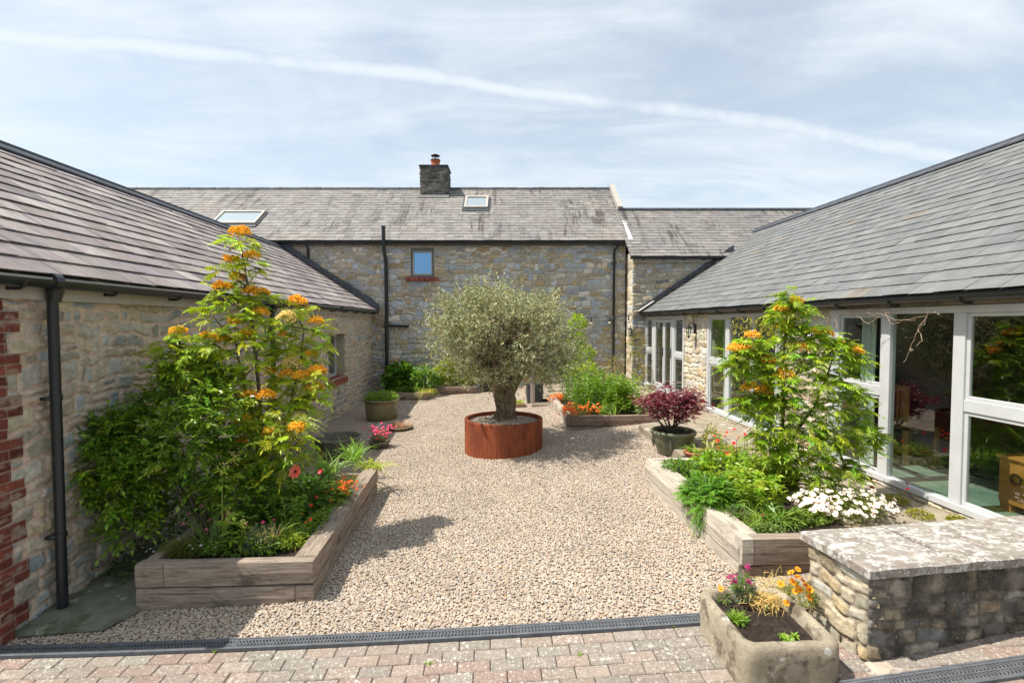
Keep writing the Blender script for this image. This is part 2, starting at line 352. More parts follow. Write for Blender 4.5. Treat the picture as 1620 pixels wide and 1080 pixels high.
# glass
m,t,b,out=material('window_glass'); t.nodes.remove(b)
tp=nd(t,'ShaderNodeBsdfTransparent'); tp.inputs[0].default_value=(.88,.95,.91,1); gl=nd(t,'ShaderNodeBsdfGlossy'); gl.inputs['Roughness'].default_value=.0; gl.inputs[0].default_value=(.95,.97,1,1)
fr=nd(t,'ShaderNodeFresnel'); fr.inputs[0].default_value=1.6; fm=mt(t,'MULTIPLY_ADD',fr.outputs[0],1.4,.06,True); gb=nd(t,'ShaderNodeNewGeometry'); fm=mt(t,'MULTIPLY',fm,mt(t,'SUBTRACT',1,gb.outputs['Backfacing']))
mx=nd(t,'ShaderNodeMixShader'); t.links.new(fm,mx.inputs[0]); t.links.new(tp.outputs[0],mx.inputs[1]); t.links.new(gl.outputs[0],mx.inputs[2]); t.links.new(mx.outputs[0],out.inputs[0]); M['glass']=m
m,t,b,out=material('dark_reflecting_glass'); setb(t,b,color=(.02,.04,.06),rough=.03,spec=.9); b.inputs['Metallic'].default_value=.0; b.inputs['Coat Weight'].default_value=1; M['glassd']=m
m,t,b,out=material('skylight_glass'); setb(t,b,color=(.72,.78,.77),rough=.05,spec=.6,metal=.85); M['glasss']=m
m,t,b,out=material('blue_window_glass'); setb(t,b,color=(.16,.33,.55),rough=.04,spec=.8,metal=.8); M['glassb']=m
# interior slate floor tiles
m,t,b,out=material('green_slate_tiles'); co=objco(t); bk=nd(t,'ShaderNodeTexBrick'); t.links.new(mapping(t,co,(1,1,1),(0,0,R(90))),bk.inputs[0])
bk.inputs['Color1'].default_value=(.15,.20,.165,1); bk.inputs['Color2'].default_value=(.22,.27,.225,1); bk.inputs['Mortar'].default_value=(.28,.28,.24,1); bk.inputs['Scale'].default_value=1; bk.inputs['Mortar Size'].default_value=.006; bk.inputs['Brick Width'].default_value=.6; bk.inputs['Row Height'].default_value=.4
setb(t,b,color=bk.outputs[0],rough=.35,spec=.4); M['tiles']=m

# ---------------------------------------------------------------- rubble masonry as relief
def stonefield(u,v,seed,hr=(.08,.19),wr=(.12,.34),warp=.03,m=.011,pal=None,mort=(.42,.36,.28)):
    rg=np.random.default_rng(seed); s=seed*31
    uu=u+warp*1.1*(fbm(u/.16,v/.16,s+1,3)-.5)*2+.06*(vn(u/.5,v/.5,s+2)-.5)
    vv=v+warp*(fbm(u/.17,v/.2,s+3,3)-.5)*2+.07*(vn(u/.8,v/1.1,s+4)-.5)+.055*(vn(u/.17,v/.6,s+9)-.5)
    hs=[];z=v.min()-.4
    while z<v.max()+.5: hs.append(z); z+=rg.uniform(*hr)
    hs=np.array(hs); r=np.clip(np.searchsorted(hs,vv)-1,0,len(hs)-2); b=vv-hs[r]; h=(hs[r+1]-hs[r])
    a=np.zeros_like(u); w=np.ones_like(u); idx=np.zeros(u.shape,int)
    for k in range(len(hs)-1):
        q=r==k
        if not q.any(): 
            rg.uniform(); continue
        cs=[];x=u.min()-.5
        hh=hs[k+1]-hs[k]
        while x<u.max()+.8: cs.append(x); x+=rg.uniform(*wr)*(.7+.6*hh/hr[1])
        cs=np.array(cs); c=np.clip(np.searchsorted(cs,uu[q])-1,0,len(cs)-2); a[q]=uu[q]-cs[c]; w[q]=cs[c+1]-cs[c]; idx[q]=c
    r1=_h(idx,r,s+5)
    sp=(r1<.20)&(h>hr[0]*1.6); cut=h*(.38+.25*_h(idx,r,s+6)); up=sp&(b>cut)
    h2=np.where(sp,np.where(up,h-cut,cut),h); b2=np.where(up,b-cut,b); idx2=idx+np.where(up,5000,0)
    sp2=(~sp)&(r1>.78)&(w>wr[0]*1.5); cu=w*(.4+.2*_h(idx,r,s+7)); rt=sp2&(a>cu)
    w2=np.where(sp2,np.where(rt,w-cu,cu),w); a2=np.where(rt,a-cu,a); idx2=idx2+np.where(rt,9000,0)
    dx=np.minimum(a2,w2-a2); dy=np.minimum(b2,h2-b2); rr=(.14+.22*_h(idx2,r,s+21))*np.minimum(w2,h2)
    d=np.where((dx<rr)&(dy<rr),rr-np.hypot(rr-dx,rr-dy),np.minimum(dx,dy))
    d=d+.016*(fbm(u/.045,v/.045,s+8,4)-.5)
    k1,k2,k3=_h(idx2,r,s+11),_h(idx2,r,s+12),_h(idx2,r,s+13)
    pal=np.array(pal); C=pal[(k1*len(pal)).astype(int)%len(pal)]*(.78+.44*k2)[...,None]
    C=C*(.70+.60*fbm(u/.06,v/.04,s+14,4))[...,None]*np.stack([1+.16*(k3-.5),1+0*k3,1-.2*(k3-.5)],-1)
    mort=np.array(mort)*(.85+.3*fbm(u/.04,v/.04,s+15,2))[...,None]
    mm=m*(.6+.9*vn(u/.6,v/.6,s+16)); t=np.clip((d-mm)/.004,0,1)[...,None]; C=mort*(1-t)+C*t
    x=np.clip((d-mm*.7)/.014,0,1); x=x*(2-x)
    D=x*(.012+.02*k3)+.016*(fbm(u/.07,v/.06,s+17,4)-.5)*x+.006*(fbm(u/.02,v/.02,s+19,2)-.5)
    D=D+x*.03*((a2/w2-.5)*(k2-.5)+(b2/h2-.5)*(k1-.5))-.006*x*np.clip(fbm(u/.035,v/.03,s+23,3)*4-2.2,0,1)+.004*(fbm(u/.03,v/.03,s+25,3)-.5)
    return D,C
def wallpanel(mb,O,U,N,us,vs,seed,holes=(),depth=.45,quoin=None,relief=1,core=True,edge_in=True,arch=None,**k):
    O,U,N=(np.array(q,float) for q in (O,U,N)); Z=np.array([0,0,1.])
    for h in holes: us=np.concatenate([us,h[:2]]); vs=np.concatenate([vs,h[2:]])
    us=np.unique(np.round(us,4)); vs=np.unique(np.round(vs,4)); u,v=np.meshgrid(us,vs)
    D,C=stonefield(u,v,seed,**k); D=D*relief
    if quoin is not None: D,C=quoin(u,v,D,C)
    if edge_in:
        E=np.zeros(u.shape,bool); E[0]=E[-1]=True; E[:,0]=E[:,-1]=True; D=np.where(E,-.03,D)
    keep=np.ones((len(vs)-1,len(us)-1),bool)
    for (a,b,c,d) in holes:
        i=(us[:-1]>=a-1e-4)&(us[1:]<=b+1e-4); j=(vs[:-1]>=c-1e-4)&(vs[1:]<=d+1e-4); keep&=~(j[:,None]&i[None])
        on=(u>=a-1e-4)&(u<=b+1e-4)&(v>=c-1e-4)&(v<=d+1e-4); D=np.where(on,-.03,D)
    P=O+u[...,None]*U+v[...,None]*Z+D[...,None]*N
    n=len(us); j,i=np.nonzero(keep); q=j*n+i; F=np.stack([q,q+1,q+n+1,q+n],1)
    if np.dot(np.cross(U,Z),N)<0: F=F[:,::-1]
    mb.add(P.reshape(-1,3),F,C.reshape(-1,3))
    if core:
        ub=sorted({us[0],us[-1],*[x for h in holes for x in h[:2]]})
        mc=np.array(k.get('pal'))[0]*.8
        for x0,x1 in zip(ub[:-1],ub[1:]):
            hh=sorted([h[2:] for h in holes if h[0]<=x0+1e-4 and h[1]>=x1-1e-4]); z=vs[0]
            for a,b in hh+[(vs[-1],None)]:
                if a>z+1e-3: mb.obox(O+x0*U+z*Z-N*.025,U*(x1-x0),-N*(depth-.025),Z*(a-z),mc)
                if b is None: break
                z=b
def slates(mb,O,A,S,L,SL,gauge,width,colf,seed,clip=None,thick=.007,tilt=.014,holes=()):
    # O eave corner, A along the eave, S up the slope
    rg=np.random.default_rng(seed); O,A,S=(np.array(q,float) for q in (O,A,S)); N=np.cross(A,S); N/=np.linalg.norm(N)
    if N[2]<0: N=-N
    V=[];Cc=[]; rows=int(SL/gauge)+1
    for r in range(rows):
        s0=r*gauge; s1=min(s0+gauge*1.28,SL+.02); off=(r%2)*width*.5+rg.uniform(-.02,.02); x=-width+off
        while x<L:
            w=width*rg.uniform(.94,1.06); a=max(x,0); b=min(x+w-.005,L)
            x+=w
            if b-a<.03: continue
            if any(h[0]<(a+b)/2<h[1] and h[2]<s0+gauge*.6<h[3] for h in holes): continue
            if clip is not None and not clip((a+b)/2,s0): continue
            j=rg.uniform(-.006,.006); k=rg.uniform(-.003,.004); tw=rg.uniform(-.003,.003)
            p=[O+A*a+S*(s0+j)+N*(tilt+k+tw),O+A*b+S*(s0+j+rg.uniform(-.003,.003))+N*(tilt+k-tw),O+A*b+S*s1+N*.001,O+A*a+S*s1+N*.001]
            V.append(np.array([q for q in p]+[q+N*thick for q in p])); Cc.append(np.tile(colf(rg,(a+b)/2,s0),(8,1)))
    V=np.array(V); n=len(V); F=(np.array(BF)[None]+8*np.arange(n)[:,None,None]).reshape(-1,4)
    mb.add(V.reshape(-1,3),F,np.concatenate(Cc))
    e=N*.0; mb.obox(O-N*.03,A*L,S*SL,N*.024,(.05,.045,.04))
def halfgutter(mb,P0,P1,r=.06,out=(1,0,0)):
    P0,P1,out=(np.array(q,float) for q in (P0,P1,out)); z=np.array([0,0,1.]); V=[];n=9
    for P in (P0,P1):
        for rr in (r,r-.006):
            for i in range(n):
                a=math.pi*i/(n-1); V.append(P+out*(rr*math.cos(a))-z*(rr*math.sin(a)))
    F=[]
    for k in (0,n):
        for i in range(n-1): F.append((k+i,k+i+1,2*n+k+i+1,2*n+k+i))
    F+= [(0,n,3*n,2*n),(n-1,2*n-1,4*n-1,3*n-1)]
    for e in (0,2*n):
        for i in range(n-1): F.append((e+i,e+i+1,e+n+i+1,e+n+i))
    mb.add(V,F)
PL=[(.38,.34,.25),(.46,.41,.32),(.36,.35,.31),(.33,.36,.36),(.44,.40,.33),(.38,.39,.38),(.46,.40,.29),(.40,.36,.29)]
PF=[(.42,.36,.26),(.39,.40,.41),(.42,.38,.30),(.33,.355,.385),(.50,.45,.36),(.42,.44,.46),(.34,.29,.21),(.56,.53,.47),(.42,.33,.20),(.45,.47,.49),(.38,.40,.42)]
PP=[(.52,.44,.31),(.60,.55,.45),(.46,.37,.24),(.50,.47,.42),(.55,.47,.33),(.42,.34,.23)]
def brickzig(vmod,ext):
    def f(u,v,D,C):
        c=np.floor(v/.076).astype(int); e=ext[0]+np.where((c//2)%2==0,ext[1],0)+.02*(_h(c//2,c*0,77)-.5)
        inb=u<e; off=np.where(c%2==0,.0,.11); bu=np.mod(u+off,.225); bv=np.mod(v,.076)
        d=np.minimum(np.minimum(bu,.225-bu),np.minimum(bv,.076-bv)); d=np.minimum(d,e-u)+.004*(fbm(u/.03,v/.03,5,2)-.5)
        t=np.clip((d-.004)/.003,0,1)[...,None]; k=_h(np.floor((u+off)/.225).astype(int),c,99)
        bc=np.array((.185,.055,.038))*(.55+.75*k)[...,None]*(.65+.7*fbm(u/.04,v/.02,6,4))[...,None]; sm=np.clip(fbm(u/.09,v/.05,8,4)*6-3.5,0,.75)[...,None]; bc=bc*(1-sm)+np.array((.34,.26,.20))*sm
        cc=np.array((.38,.29,.23))*(1-t)+bc*t
        dd=np.clip((d-.002)/.006,0,1)*.014+.012
        g=np.clip((np.abs(e-u)-.003)/.006,0,1)
        return np.where(inb,dd,D),np.where(inb[...,None],cc,C)
    return f

# ================================================================ SETTING
mb=MB(); mb.add([(-3000,-3000,-.35),(3000,-3000,-.35),(3000,3000,-.35),(-3000,3000,-.35)],[(0,1,2,3)])
tag(mb.build('ground',M['earth']),kind='structure')
def sheet(xs,ys,dz,amp=0,seed=1):
    x,y=np.meshgrid(xs,ys); z=gz(x,y)+dz+amp*(fbm(x/.6,y/.6,seed,3)-.5); n=len(xs)
    j,i=np.meshgrid(np.arange(len(ys)-1),np.arange(n-1),indexing='ij'); q=(j*n+i).ravel()
    return np.stack([x,y,z],-1).reshape(-1,3),np.stack([q,q+1,q+n+1,q+n],1)
def ych(x): return 3.60-.045*(x+3.4)      # back edge of the drain channel
mb=MB(); V,F=sheet(np.linspace(-3.5,3.6,72),np.linspace(3.2,15.2,120),-.012,.03,3); V[:,1]=np.maximum(V[:,1],ych(V[:,0])+.002); mb.add(V,F)
gravel=tag(mb.build('gravel',M['gravelbase'],smooth=True),kind='structure')
mb=MB(); V,F=sheet(np.linspace(-9,9,60),np.linspace(-4,3.75,30),-.05); mb.add(V,F); tag(mb.build('paving_bed',M['sand']),kind='structure')
# block paving: every block a chamfered box, laid in stretcher courses
rg=np.random.default_rng(5); mb=MB(); V=[];C=[]
pc=[(.25,.195,.16),(.235,.19,.16),(.26,.20,.165),(.23,.20,.17),(.25,.18,.15),(.235,.20,.17),(.26,.21,.175)]
for r in range(-22,36):
    y0=r*.104+.052
    for c in range(-32,36):
        x0=c*.205+(r%2)*.1025; dy=-.045*(x0+3.4)
        if y0>3.44-.02: continue
        X0,X1,Y0,Y1=x0+.002,x0+.203,y0+.0015,y0+.1025; zz=rg.uniform(-.002,.002); a=.006
        def z(x,y): return float(gz(x,y))+zz
        p=[(X0,Y0,z(X0,Y0)-.04),(X1,Y0,z(X1,Y0)-.04),(X1,Y1,z(X1,Y1)-.04),(X0,Y1,z(X0,Y1)-.04),
           (X0,Y0,z(X0,Y0)-.006),(X1,Y0,z(X1,Y0)-.006),(X1,Y1,z(X1,Y1)-.006),(X0,Y1,z(X0,Y1)-.006),
           (X0+a,Y0+a,z(X0,Y0)),(X1-a,Y0+a,z(X1,Y0)),(X1-a,Y1-a,z(X1,Y1)),(X0+a,Y1-a,z(X0,Y1))]
        V.append(p); C.append(np.tile(np.array(pc[rg.integers(len(pc))])*rg.uniform(.88,1.1),(12,1)))
V=np.array(V); V[:,:,1]-=.045*(V[:,:,0]+3.4); F0=np.array([(0,1,5,4),(1,2,6,5),(2,3,7,6),(3,0,4,7),(4,5,9,8),(5,6,10,9),(6,7,11,10),(7,4,8,11),(8,9,10,11)])
mb.add(V.reshape(-1,3),(F0[None]+12*np.arange(len(V))[:,None,None]).reshape(-1,4),np.concatenate(C))
tag(mb.build('paving',M['paver']),kind='structure')
# pebbles scattered over the gravel bed
def pebbles(name,mesh_ob,density,size,seed=1):
    g=bpy.data.node_groups.new(name,'GeometryNodeTree'); g.interface.new_socket('Geometry',in_out='INPUT',socket_type='NodeSocketGeometry'); g.interface.new_socket('Geometry',in_out='OUTPUT',socket_type='NodeSocketGeometry')
    L=g.links.new; gi=g.nodes.new('NodeGroupInput'); go=g.nodes.new('NodeGroupOutput')
    ds=g.nodes.new('GeometryNodeDistributePointsOnFaces'); ds.inputs['Density'].default_value=density; ds.inputs['Seed'].default_value=seed; L(gi.outputs[0],ds.inputs['Mesh'])
    ic=g.nodes.new('GeometryNodeMeshIcoSphere'); ic.inputs['Radius'].default_value=1; ic.inputs['Subdivisions'].default_value=2
    sm=g.nodes.new('GeometryNodeSetShadeSmooth'); L(ic.outputs[0],sm.inputs[0])
    ms=g.nodes.new('GeometryNodeSetMaterial'); ms.inputs['Material'].default_value=M['pebble']; L(sm.outputs[0],ms.inputs[0])
    ip=g.nodes.new('GeometryNodeInstanceOnPoints'); L(ds.outputs[0],ip.inputs['Points']); L(ms.outputs[0],ip.inputs['Instance'])
    def rv(a,b,sd):
        n=g.nodes.new('FunctionNodeRandomValue'); n.data_type='FLOAT_VECTOR'; n.inputs[0].default_value=a; n.inputs[1].default_value=b; n.inputs['Seed'].default_value=sd; return n.outputs[0]
    L(rv((-.35,-.35,0),(.35,.35,6.28),3),ip.inputs['Rotation'])
    L(rv(tuple(size*q for q in(.75,.55,.38)),tuple(size*q for q in(1.45,1.05,.75)),4),ip.inputs['Scale'])
    sp_=g.nodes.new('GeometryNodeTranslateInstances'); sp_.inputs['Local Space'].default_value=False; L(ip.outputs[0],sp_.inputs[0]); L(rv((0,0,-.002),(0,0,.010),7),sp_.inputs['Translation'])
    L(sp_.outputs[0],go.inputs[0]); md=mesh_ob.modifiers.new('pebbles','NODES'); md.node_group=g
mb=MB()
x,y=np.meshgrid(np.linspace(-3.5,3.45,80),np.linspace(3.2,15.1,130)); z=gz(x,y)+.03*(fbm(x/.6,y/.6,3,3)-.5)-.008; y=np.maximum(y,ych(x)+.016)
n=80; j,i=np.meshgrid(np.arange(129),np.arange(79),indexing='ij'); q=(j*n+i).ravel(); F=np.stack([q,q+1,q+n+1,q+n],1)
P=np.stack([x,y,z],-1).reshape(-1,3); cx=P[F].mean(1)
keep=~((cx[:,0]<-2.78)&(cx[:,1]<9.5)&(cx[:,1]>3.8)) & ~((cx[:,0]>-2.72)&(cx[:,0]<-1.55)&(cx[:,1]>4.1)&(cx[:,1]<6.4)) & ~((cx[:,0]>2.1)&(cx[:,1]<6.0)) & ~((cx[:,0]>1.6)&(cx[:,1]>9.4))& ~(cx[:,1]>14.6)
mb.add(P,F[keep]); peb=mb.build('gravel_pebbles',M['pebble']); tag(peb,kind='stuff'); pebbles('scatter',peb,5000,.0104)
# concrete slab under the left downpipe, flagged path along the glazed wing
mb=MB(); rg=np.random.default_rng(3)
V=[(-3.62,3.71,-.07),(-2.83,3.74,-.045),(-2.72,4.02,-.045),(-2.75,5.6,-.04),(-3.5,5.6,-.06),(-3.5,3.9,-.07)]
V=np.array(V); V2=V+[0,0,.035]; n=6
mb.add(np.concatenate([V,V2]),[(i,(i+1)%n,n+(i+1)%n,n+i) for i in range(n)]); mb.add(V2,[(0,1,2,3),(0,3,4,5)])
tag(mb.build('concrete_slab',M['slab'],bevel=.008),kind='structure')
mb=MB(); y=2.3; rows=0
y=3.75
while y<14.0:
    h=rg.uniform(.55,.95); x=3.05-.0*y; xe=4.36
    if y>6.3: x=2.6 if y<8.6 else 3.1
    while x<xe-.05:
        w=rg.uniform(.45,.9); x1=min(x+w,xe); x1=xe if xe-x1<.25 else x1; zz=.405+rg.uniform(-.006,.006)
        mb.box((x+.008,y+.008,zz-.25),(x1-.008,y+h-.008,zz)); x=x1
    y+=h
tag(mb.build('flagstone_path',M['flag'],bevel=.012),kind='structure')
mb=MB(); mb.box((3.1,3.3,.0),(4.36,14.1,.375)); mb.box((2.62,6.3,.0),(3.1,8.6,.375)); tag(mb.build('path_bedding',M['sand']),kind='structure')
mb=MB(); y=11.6
while y<14.6:
    h=rg.uniform(.5,.8); x=.95
    while x<3.1:
        w=rg.uniform(.4,.8); x1=min(x+w,3.1); zz=float(gz((x+x1)/2,y+.2))+.03; mb.box((x+.008,y+.008,zz-.15),(x1-.008,y+h-.008,zz)); x=x1
    y+=h
tag(mb.build('far_flagstones',M['flag'],bevel=.01),kind='structure')

# ================================================================ LEFT BARN
B=thing('stone_barn','long low stone barn with brick quoins and a purple slate roof on the left','barn',(-3.45,9,0))
mb=MB(); us=[0.0]
while us[-1]<11.55: us.append(us[-1]+.0082*(us[-1]+3.5)/3.7)
WIN=(7.45,8.72,.93,1.93)
wallpanel(mb,(-3.45,3.5,0),(0,1,0),(1,0,0),np.array(us),np.arange(-.3,2.43,.0088),11,holes=[WIN],quoin=brickzig(0,(.24,.11)),hr=(.07,.175),wr=(.10,.25),warp=.036,m=.016,pal=PL,mort=(.58,.46,.37),depth=.45)
# near gable end and back of the same walls
mb.box((-8.7,3.52,-.3),(-3.5,3.9,2.45),(.28,.24,.18)); mb.box((-8.9,3.9,-.3),(-8.5,15,2.5),(.28,.24,.18))
mb.add([(-8.7,3.55,2.4),(-3.5,3.55,2.4),(-6.09,3.55,4.25)],[(0,1,2)],(.28,.24,.18))
mb.build('wall',M['wall'],B,smooth=True)
def cl_left(rg,a,s):
    return np.array((1.24,1.20,1.18))*_cl_left(rg,a,s)
def _cl_left(rg,a,s):
    k=fbm(np.array([a/1.3]),np.array([s/.9]),41,3)[0]; b=np.array([(.20,.175,.18),(.235,.21,.205),(.17,.15,.16),(.26,.24,.23),(.19,.16,.155)][rg.integers(5)])
    st=vn(np.array([a/.16]),np.array([s/2.]),43)[0]
    return b*rg.uniform(.88,1.12)*(.82+.42*k)*(1.0 if st<.8 else .7)
sl_=math.hypot(2.79,1.83); mb=MB()
slates(mb,(-3.30,3.35,2.545),(0,1,0),(-2.79/sl_,0,1.83/sl_),11.75,sl_,.235,.36,cl_left,2,thick=.009,tilt=.02)
slates(mb,(-8.88,15.1,2.545),(0,-1,0),(2.79/sl_,0,1.83/sl_),11.75,sl_,.3,.5,cl_left,3)
roof=mb.build('roof',M['slate_l'],B)
mb=MB(); y=3.33
while y<15.05:
    for s in (-1,1):
        O=np.array([-6.09,y,4.42]); e=np.array([s*.15,0,-.10]); mb.hexa([O+e,O+e+[0,.445,0],O+[0,.445,0],O,O+e+[0,0,.022],O+e+[0,.445,.022],O+[0,.445,.03],O+[0,0,.03]])
    mb.tube([(-6.09,y,4.435),(-6.09,y+.44,4.435)],.035,8); y+=.45
mb.build('ridge_tiles',M['ridge'],roof)
mb=MB(); mb.box((-3.42,3.40,2.37),(-3.385,14.95,2.53)); mb.box((-3.42,3.38,2.515),(-3.27,14.95,2.535)); mb.build('fascia',M['fascia'],B)
mb=MB(); halfgutter(mb,(-3.30,3.32,2.515),(-3.30,14.95,2.515),.06)
for y in np.arange(3.7,14.9,.9): mb.box((-3.385,y,2.43),(-3.30,y+.03,2.452)); mb.tube([(-3.375,y+.015,2.44),(-3.33,y+.015,2.435),(-3.28,y+.015,2.448),(-3.245,y+.015,2.49)],.010,6)
for y in (3.95,7.6,11.3): mb.tube([(-3.30,y,2.508),(-3.30,y+.07,2.508)],.066,12)
mb.build('gutter',M['black'],B)
def pipe(mb,x,y,z0,z1,r=.036,br=(),wallx=-.06,out=(1,0)):
    mb.tube([(x,y,z0),(x,y,z1)],r,14)
    for z in br: mb.tube([(x,y,z-.018),(x,y,z+.018)],r+.007,14); mb.box((x+wallx,y-.07,z-.012),(x-.0,y+.0,z+.012))
mb=MB(); pipe(mb,-3.345,4.03,-.05,2.43,.036,(.55,1.62)); mb.tube([(-3.335,4.03,2.36),(-3.32,4.03,2.45),(-3.30,4.03,2.50)],[.042,.055,.05],14); mb.build('downpipe',M['black'],B,smooth=True)
mb=MB(); pipe(mb,-3.345,7.95,-.05,2.43,.036,(.6,1.7)); mb.tube([(-3.335,7.95,2.36),(-3.30,7.95,2.50)],[.042,.05],14); mb.build('downpipe',M['black'],B,smooth=True)
# window in the barn
wy0,wy1,wz0,wz1=3.5+WIN[0],3.5+WIN[1],WIN[2],WIN[3]
mb=MB(); 
for y0,y1,z0,z1 in ((wy0,wy0+.06,wz0,wz1),(wy1-.06,wy1,wz0,wz1),(wy0+.06,wy1-.06,wz0,wz0+.07),(wy0+.06,wy1-.06,wz1-.06,wz1),((wy0+wy1)/2-.03,(wy0+wy1)/2+.03,wz0+.07,wz1-.06)): mb.box((-3.72,y0,z0),(-3.66,y1,z1))
wn=mb.build('window',M['frame'],B,bevel=.004)
mb=MB(); mb.box((-3.70,wy0+.05,wz0+.05),(-3.69,wy1-.05,wz1-.05)); mb.build('pane',M['glassd'],wn)
mb=MB(); k=0; y=wy0-.03
while y<wy1+.0: mb.hexa([(-3.66,y,wz0-.12),(-3.40,y,wz0-.14),(-3.40,y+.068,wz0-.14),(-3.66,y+.068,wz0-.12),(-3.66,y,wz0+.02),(-3.40,y,wz0-.012),(-3.40,y+.068,wz0-.012),(-3.66,y+.068,wz0+.02)],np.array((.27,.075,.045))*(.8+.4*random.Random(k).random())); y+=.075; k+=1
mb.build('sill',M['brick'],wn,bevel=.004)
mb=MB(); mb.box((-4.2,3.9,-.2),(-4.15,14.9,2.4)); mb.build('dark_lining',M['interior'],B)
# lead where the roof meets the house behind
mb=MB(); O=np.array([-3.22,14.86,2.56]); S=np.array([-2.87,.12,1.83+.06])
rg=np.random.default_rng(8)
for i in range(15):
    a=O+S*(i/15); b=O+S*((i+1.02)/15); hgt=.17+rg.uniform(-.02,.03); mb.hexa([a-[0,.03,.02],b-[0,.03,.02],b+[0,.04,-.02],a+[0,.04,-.02],a+[0,-.03,hgt],b+[0,-.03,hgt],b+[0,.04,hgt],a+[0,.04,hgt]])
mb.build('flashing',M['lead'],roof)

# ================================================================ FAR HOUSE (frame turned with the picture's far wall)
FH=-YAW
def loc(xc,d): return np.array([d*math.sin(YAW)+xc*math.cos(YAW), d*math.cos(YAW)-xc*math.sin(YAW),0])
def farthing(name,label,cat,xc,d,z=0,group=None):
    o=thing(name,label,cat,(xc,d,z),FH,group); o.location=tuple(loc(xc,d)+[0,0,z]); return o
H=farthing('stone_house','tall rubble stone farmhouse with long slate roof and small square chimney at the back','house',-1,14.8)
mb=MB(); WH=(-2.95,-2.28,3.52,4.37)
wallpanel(mb,(0,14.8,0),(1,0,0),(0,-1,0),np.arange(-8,3.34,.02),np.arange(-.3,4.47,.02),23,holes=[WH],hr=(.075,.19),wr=(.13,.36),warp=.045,m=.010,pal=PF,mort=(.44,.38,.30),relief=1.25,depth=.5)
mb.box((-16,14.83,-.3),(-8,15.3,4.45),PF[2])
mb.box((2.85,15.3,-.3),(3.33,21,4.45),PF[2]); mb.box((-16,20.6,-.3),(3.33,21,4.45),PF[2])
mb.add([(3.32,14.85,4.4),(3.32,21,4.4),(3.32,17.6,6.62)],[(0,1,2)],PF[2])
mb.build('wall',M['wallfar'],H,smooth=True)
def cl_far(rg,a,s):
    st=fbm(np.array([a/.22]),np.array([s/1.6]),51,2)[0]; k=fbm(np.array([a/1.6]),np.array([s/1.2]),52,3)[0]
    b=np.array([(.200,.190,.180),(.185,.177,.170),(.215,.203,.188),(.175,.165,.162),(.208,.192,.178),(.195,.172,.162)][rg.integers(6)])*rg.uniform(.9,1.1)*(.86+.28*k)*1.08
    return b*(.75 if st>.74 else 1)*(np.array((1.03,1,.96)) if k>.62 else 1)
def farroof(mb,x0,x1,ye,ze,yr,zr,gauge,width,seed,colf=cl_far,holes=(),clip=None):
    L=math.hypot(yr-ye,zr-ze); slates(mb,(x0,ye,ze),(1,0,0),(0,(yr-ye)/L,(zr-ze)/L),x1-x0,L,gauge,width,colf,seed,holes=holes,clip=clip)
    return L
mb=MB(); farroof(mb,-16,3.50,14.58,4.54,17.55,6.76,.185,.27,6,clip=lambda a,s:a<19.5-.0*s)
farroof(mb,-16,3.4,21.2,4.2,17.57,6.76,.5,.6,7)
hroof=mb.build('roof',M['slate_f'],H)
mb=MB(); x=-16; rg=np.random.default_rng(4)
while x<3.2:
    mb.tube([(x,17.56,6.755+rg.uniform(-.008,.008)),(x+.44,17.56,6.76+rg.uniform(-.008,.008))],.075+rg.uniform(0,.006),10,np.array((1,1,1))); x+=.45
mb.build('ridge_tiles',M['ridge'],hroof)
mb=MB(); dd=np.array([0,2.95,2.205]); a=np.array([3.34,14.62,4.60]);
mb.obox(a+dd*.52,(.16,0,0),dd*.49,(0,-.08,.11)); mb.build('verge_coping',M['fascia'],hroof)
mb=MB(); a2=np.array([3.36,14.62,4.585])
for i in range(9):
    p=a2+dd*(i*.058); mb.obox(p,(.10,0,0),dd*.05,(0,-.008,.012))
mb.build('flashing',M['slate_f'],hroof)
mb=MB(); mb.box((-8,14.72,4.42),(3.34,14.76,4.52)); mb.build('fascia',M['fasciad'],H)
mb=MB(); halfgutter(mb,(-8,14.60,4.52),(3.54,14.60,4.52),.06,(0,-1,0))
for x in np.arange(-7.8,3.3,.8): mb.box((x,14.55,4.45),(x+.03,14.75,4.47))
mb.build('gutter',M['black'],H)
def xpipe(pts,r,n=12,col_=None):
    mb=MB(); mb.tube(pts,r,n); return mb
mb=xpipe([(-5.9,14.60,4.5),(-5.9,14.60,4.42),(-5.9,14.72,4.33),(-5.9,14.72,3.3)],.036); mb.box((-5.95,14.68,3.95),(-5.85,14.8,3.98)); mb.build('downpipe',M['black'],H,smooth=True)
mb=xpipe([(3.06,14.60,4.5),(3.06,14.60,4.42),(2.96,14.72,4.28),(2.96,14.72,.1)],.036)
for z in (3.9,2.3,1.0): mb.box((2.90,14.68,z),(3.02,14.8,z+.03))
mb.build('downpipe',M['black'],H,smooth=True)
mb=xpipe([(-3.64,14.69,.2),(-3.64,14.69,3.95),(-3.66,14.52,4.30),(-3.66,14.50,4.92)],[.055]*4); mb.tube([(-3.66,14.5,4.86),(-3.66,14.5,4.93)],.062,12)
mb.tube([(-3.64,14.69,2.13),(-3.02,14.69,2.11)],.048,12); mb.tube([(-3.10,14.69,2.11),(-3.0,14.69,2.11)],.056,12); mb.tube([(-3.64,14.69,2.05),(-3.64,14.69,2.21)],.066,12); mb.tube([(-3.64,14.69,3.7),(-3.64,14.69,3.8)],.064,12)
mb.build('soil_pipe',M['black'],H,smooth=True)
mb=MB(); x0,x1,z0,z1=WH
for a,b,c,d in ((x0,x0+.05,z0,z1),(x1-.05,x1,z0,z1),(x0+.05,x1-.05,z0,z0+.06),(x0+.05,x1-.05,z1-.10,z1)): mb.box((a,14.86,c),(b,14.92,d),)
wn=mb.build('window',M['fasciad'],H,bevel=.004)
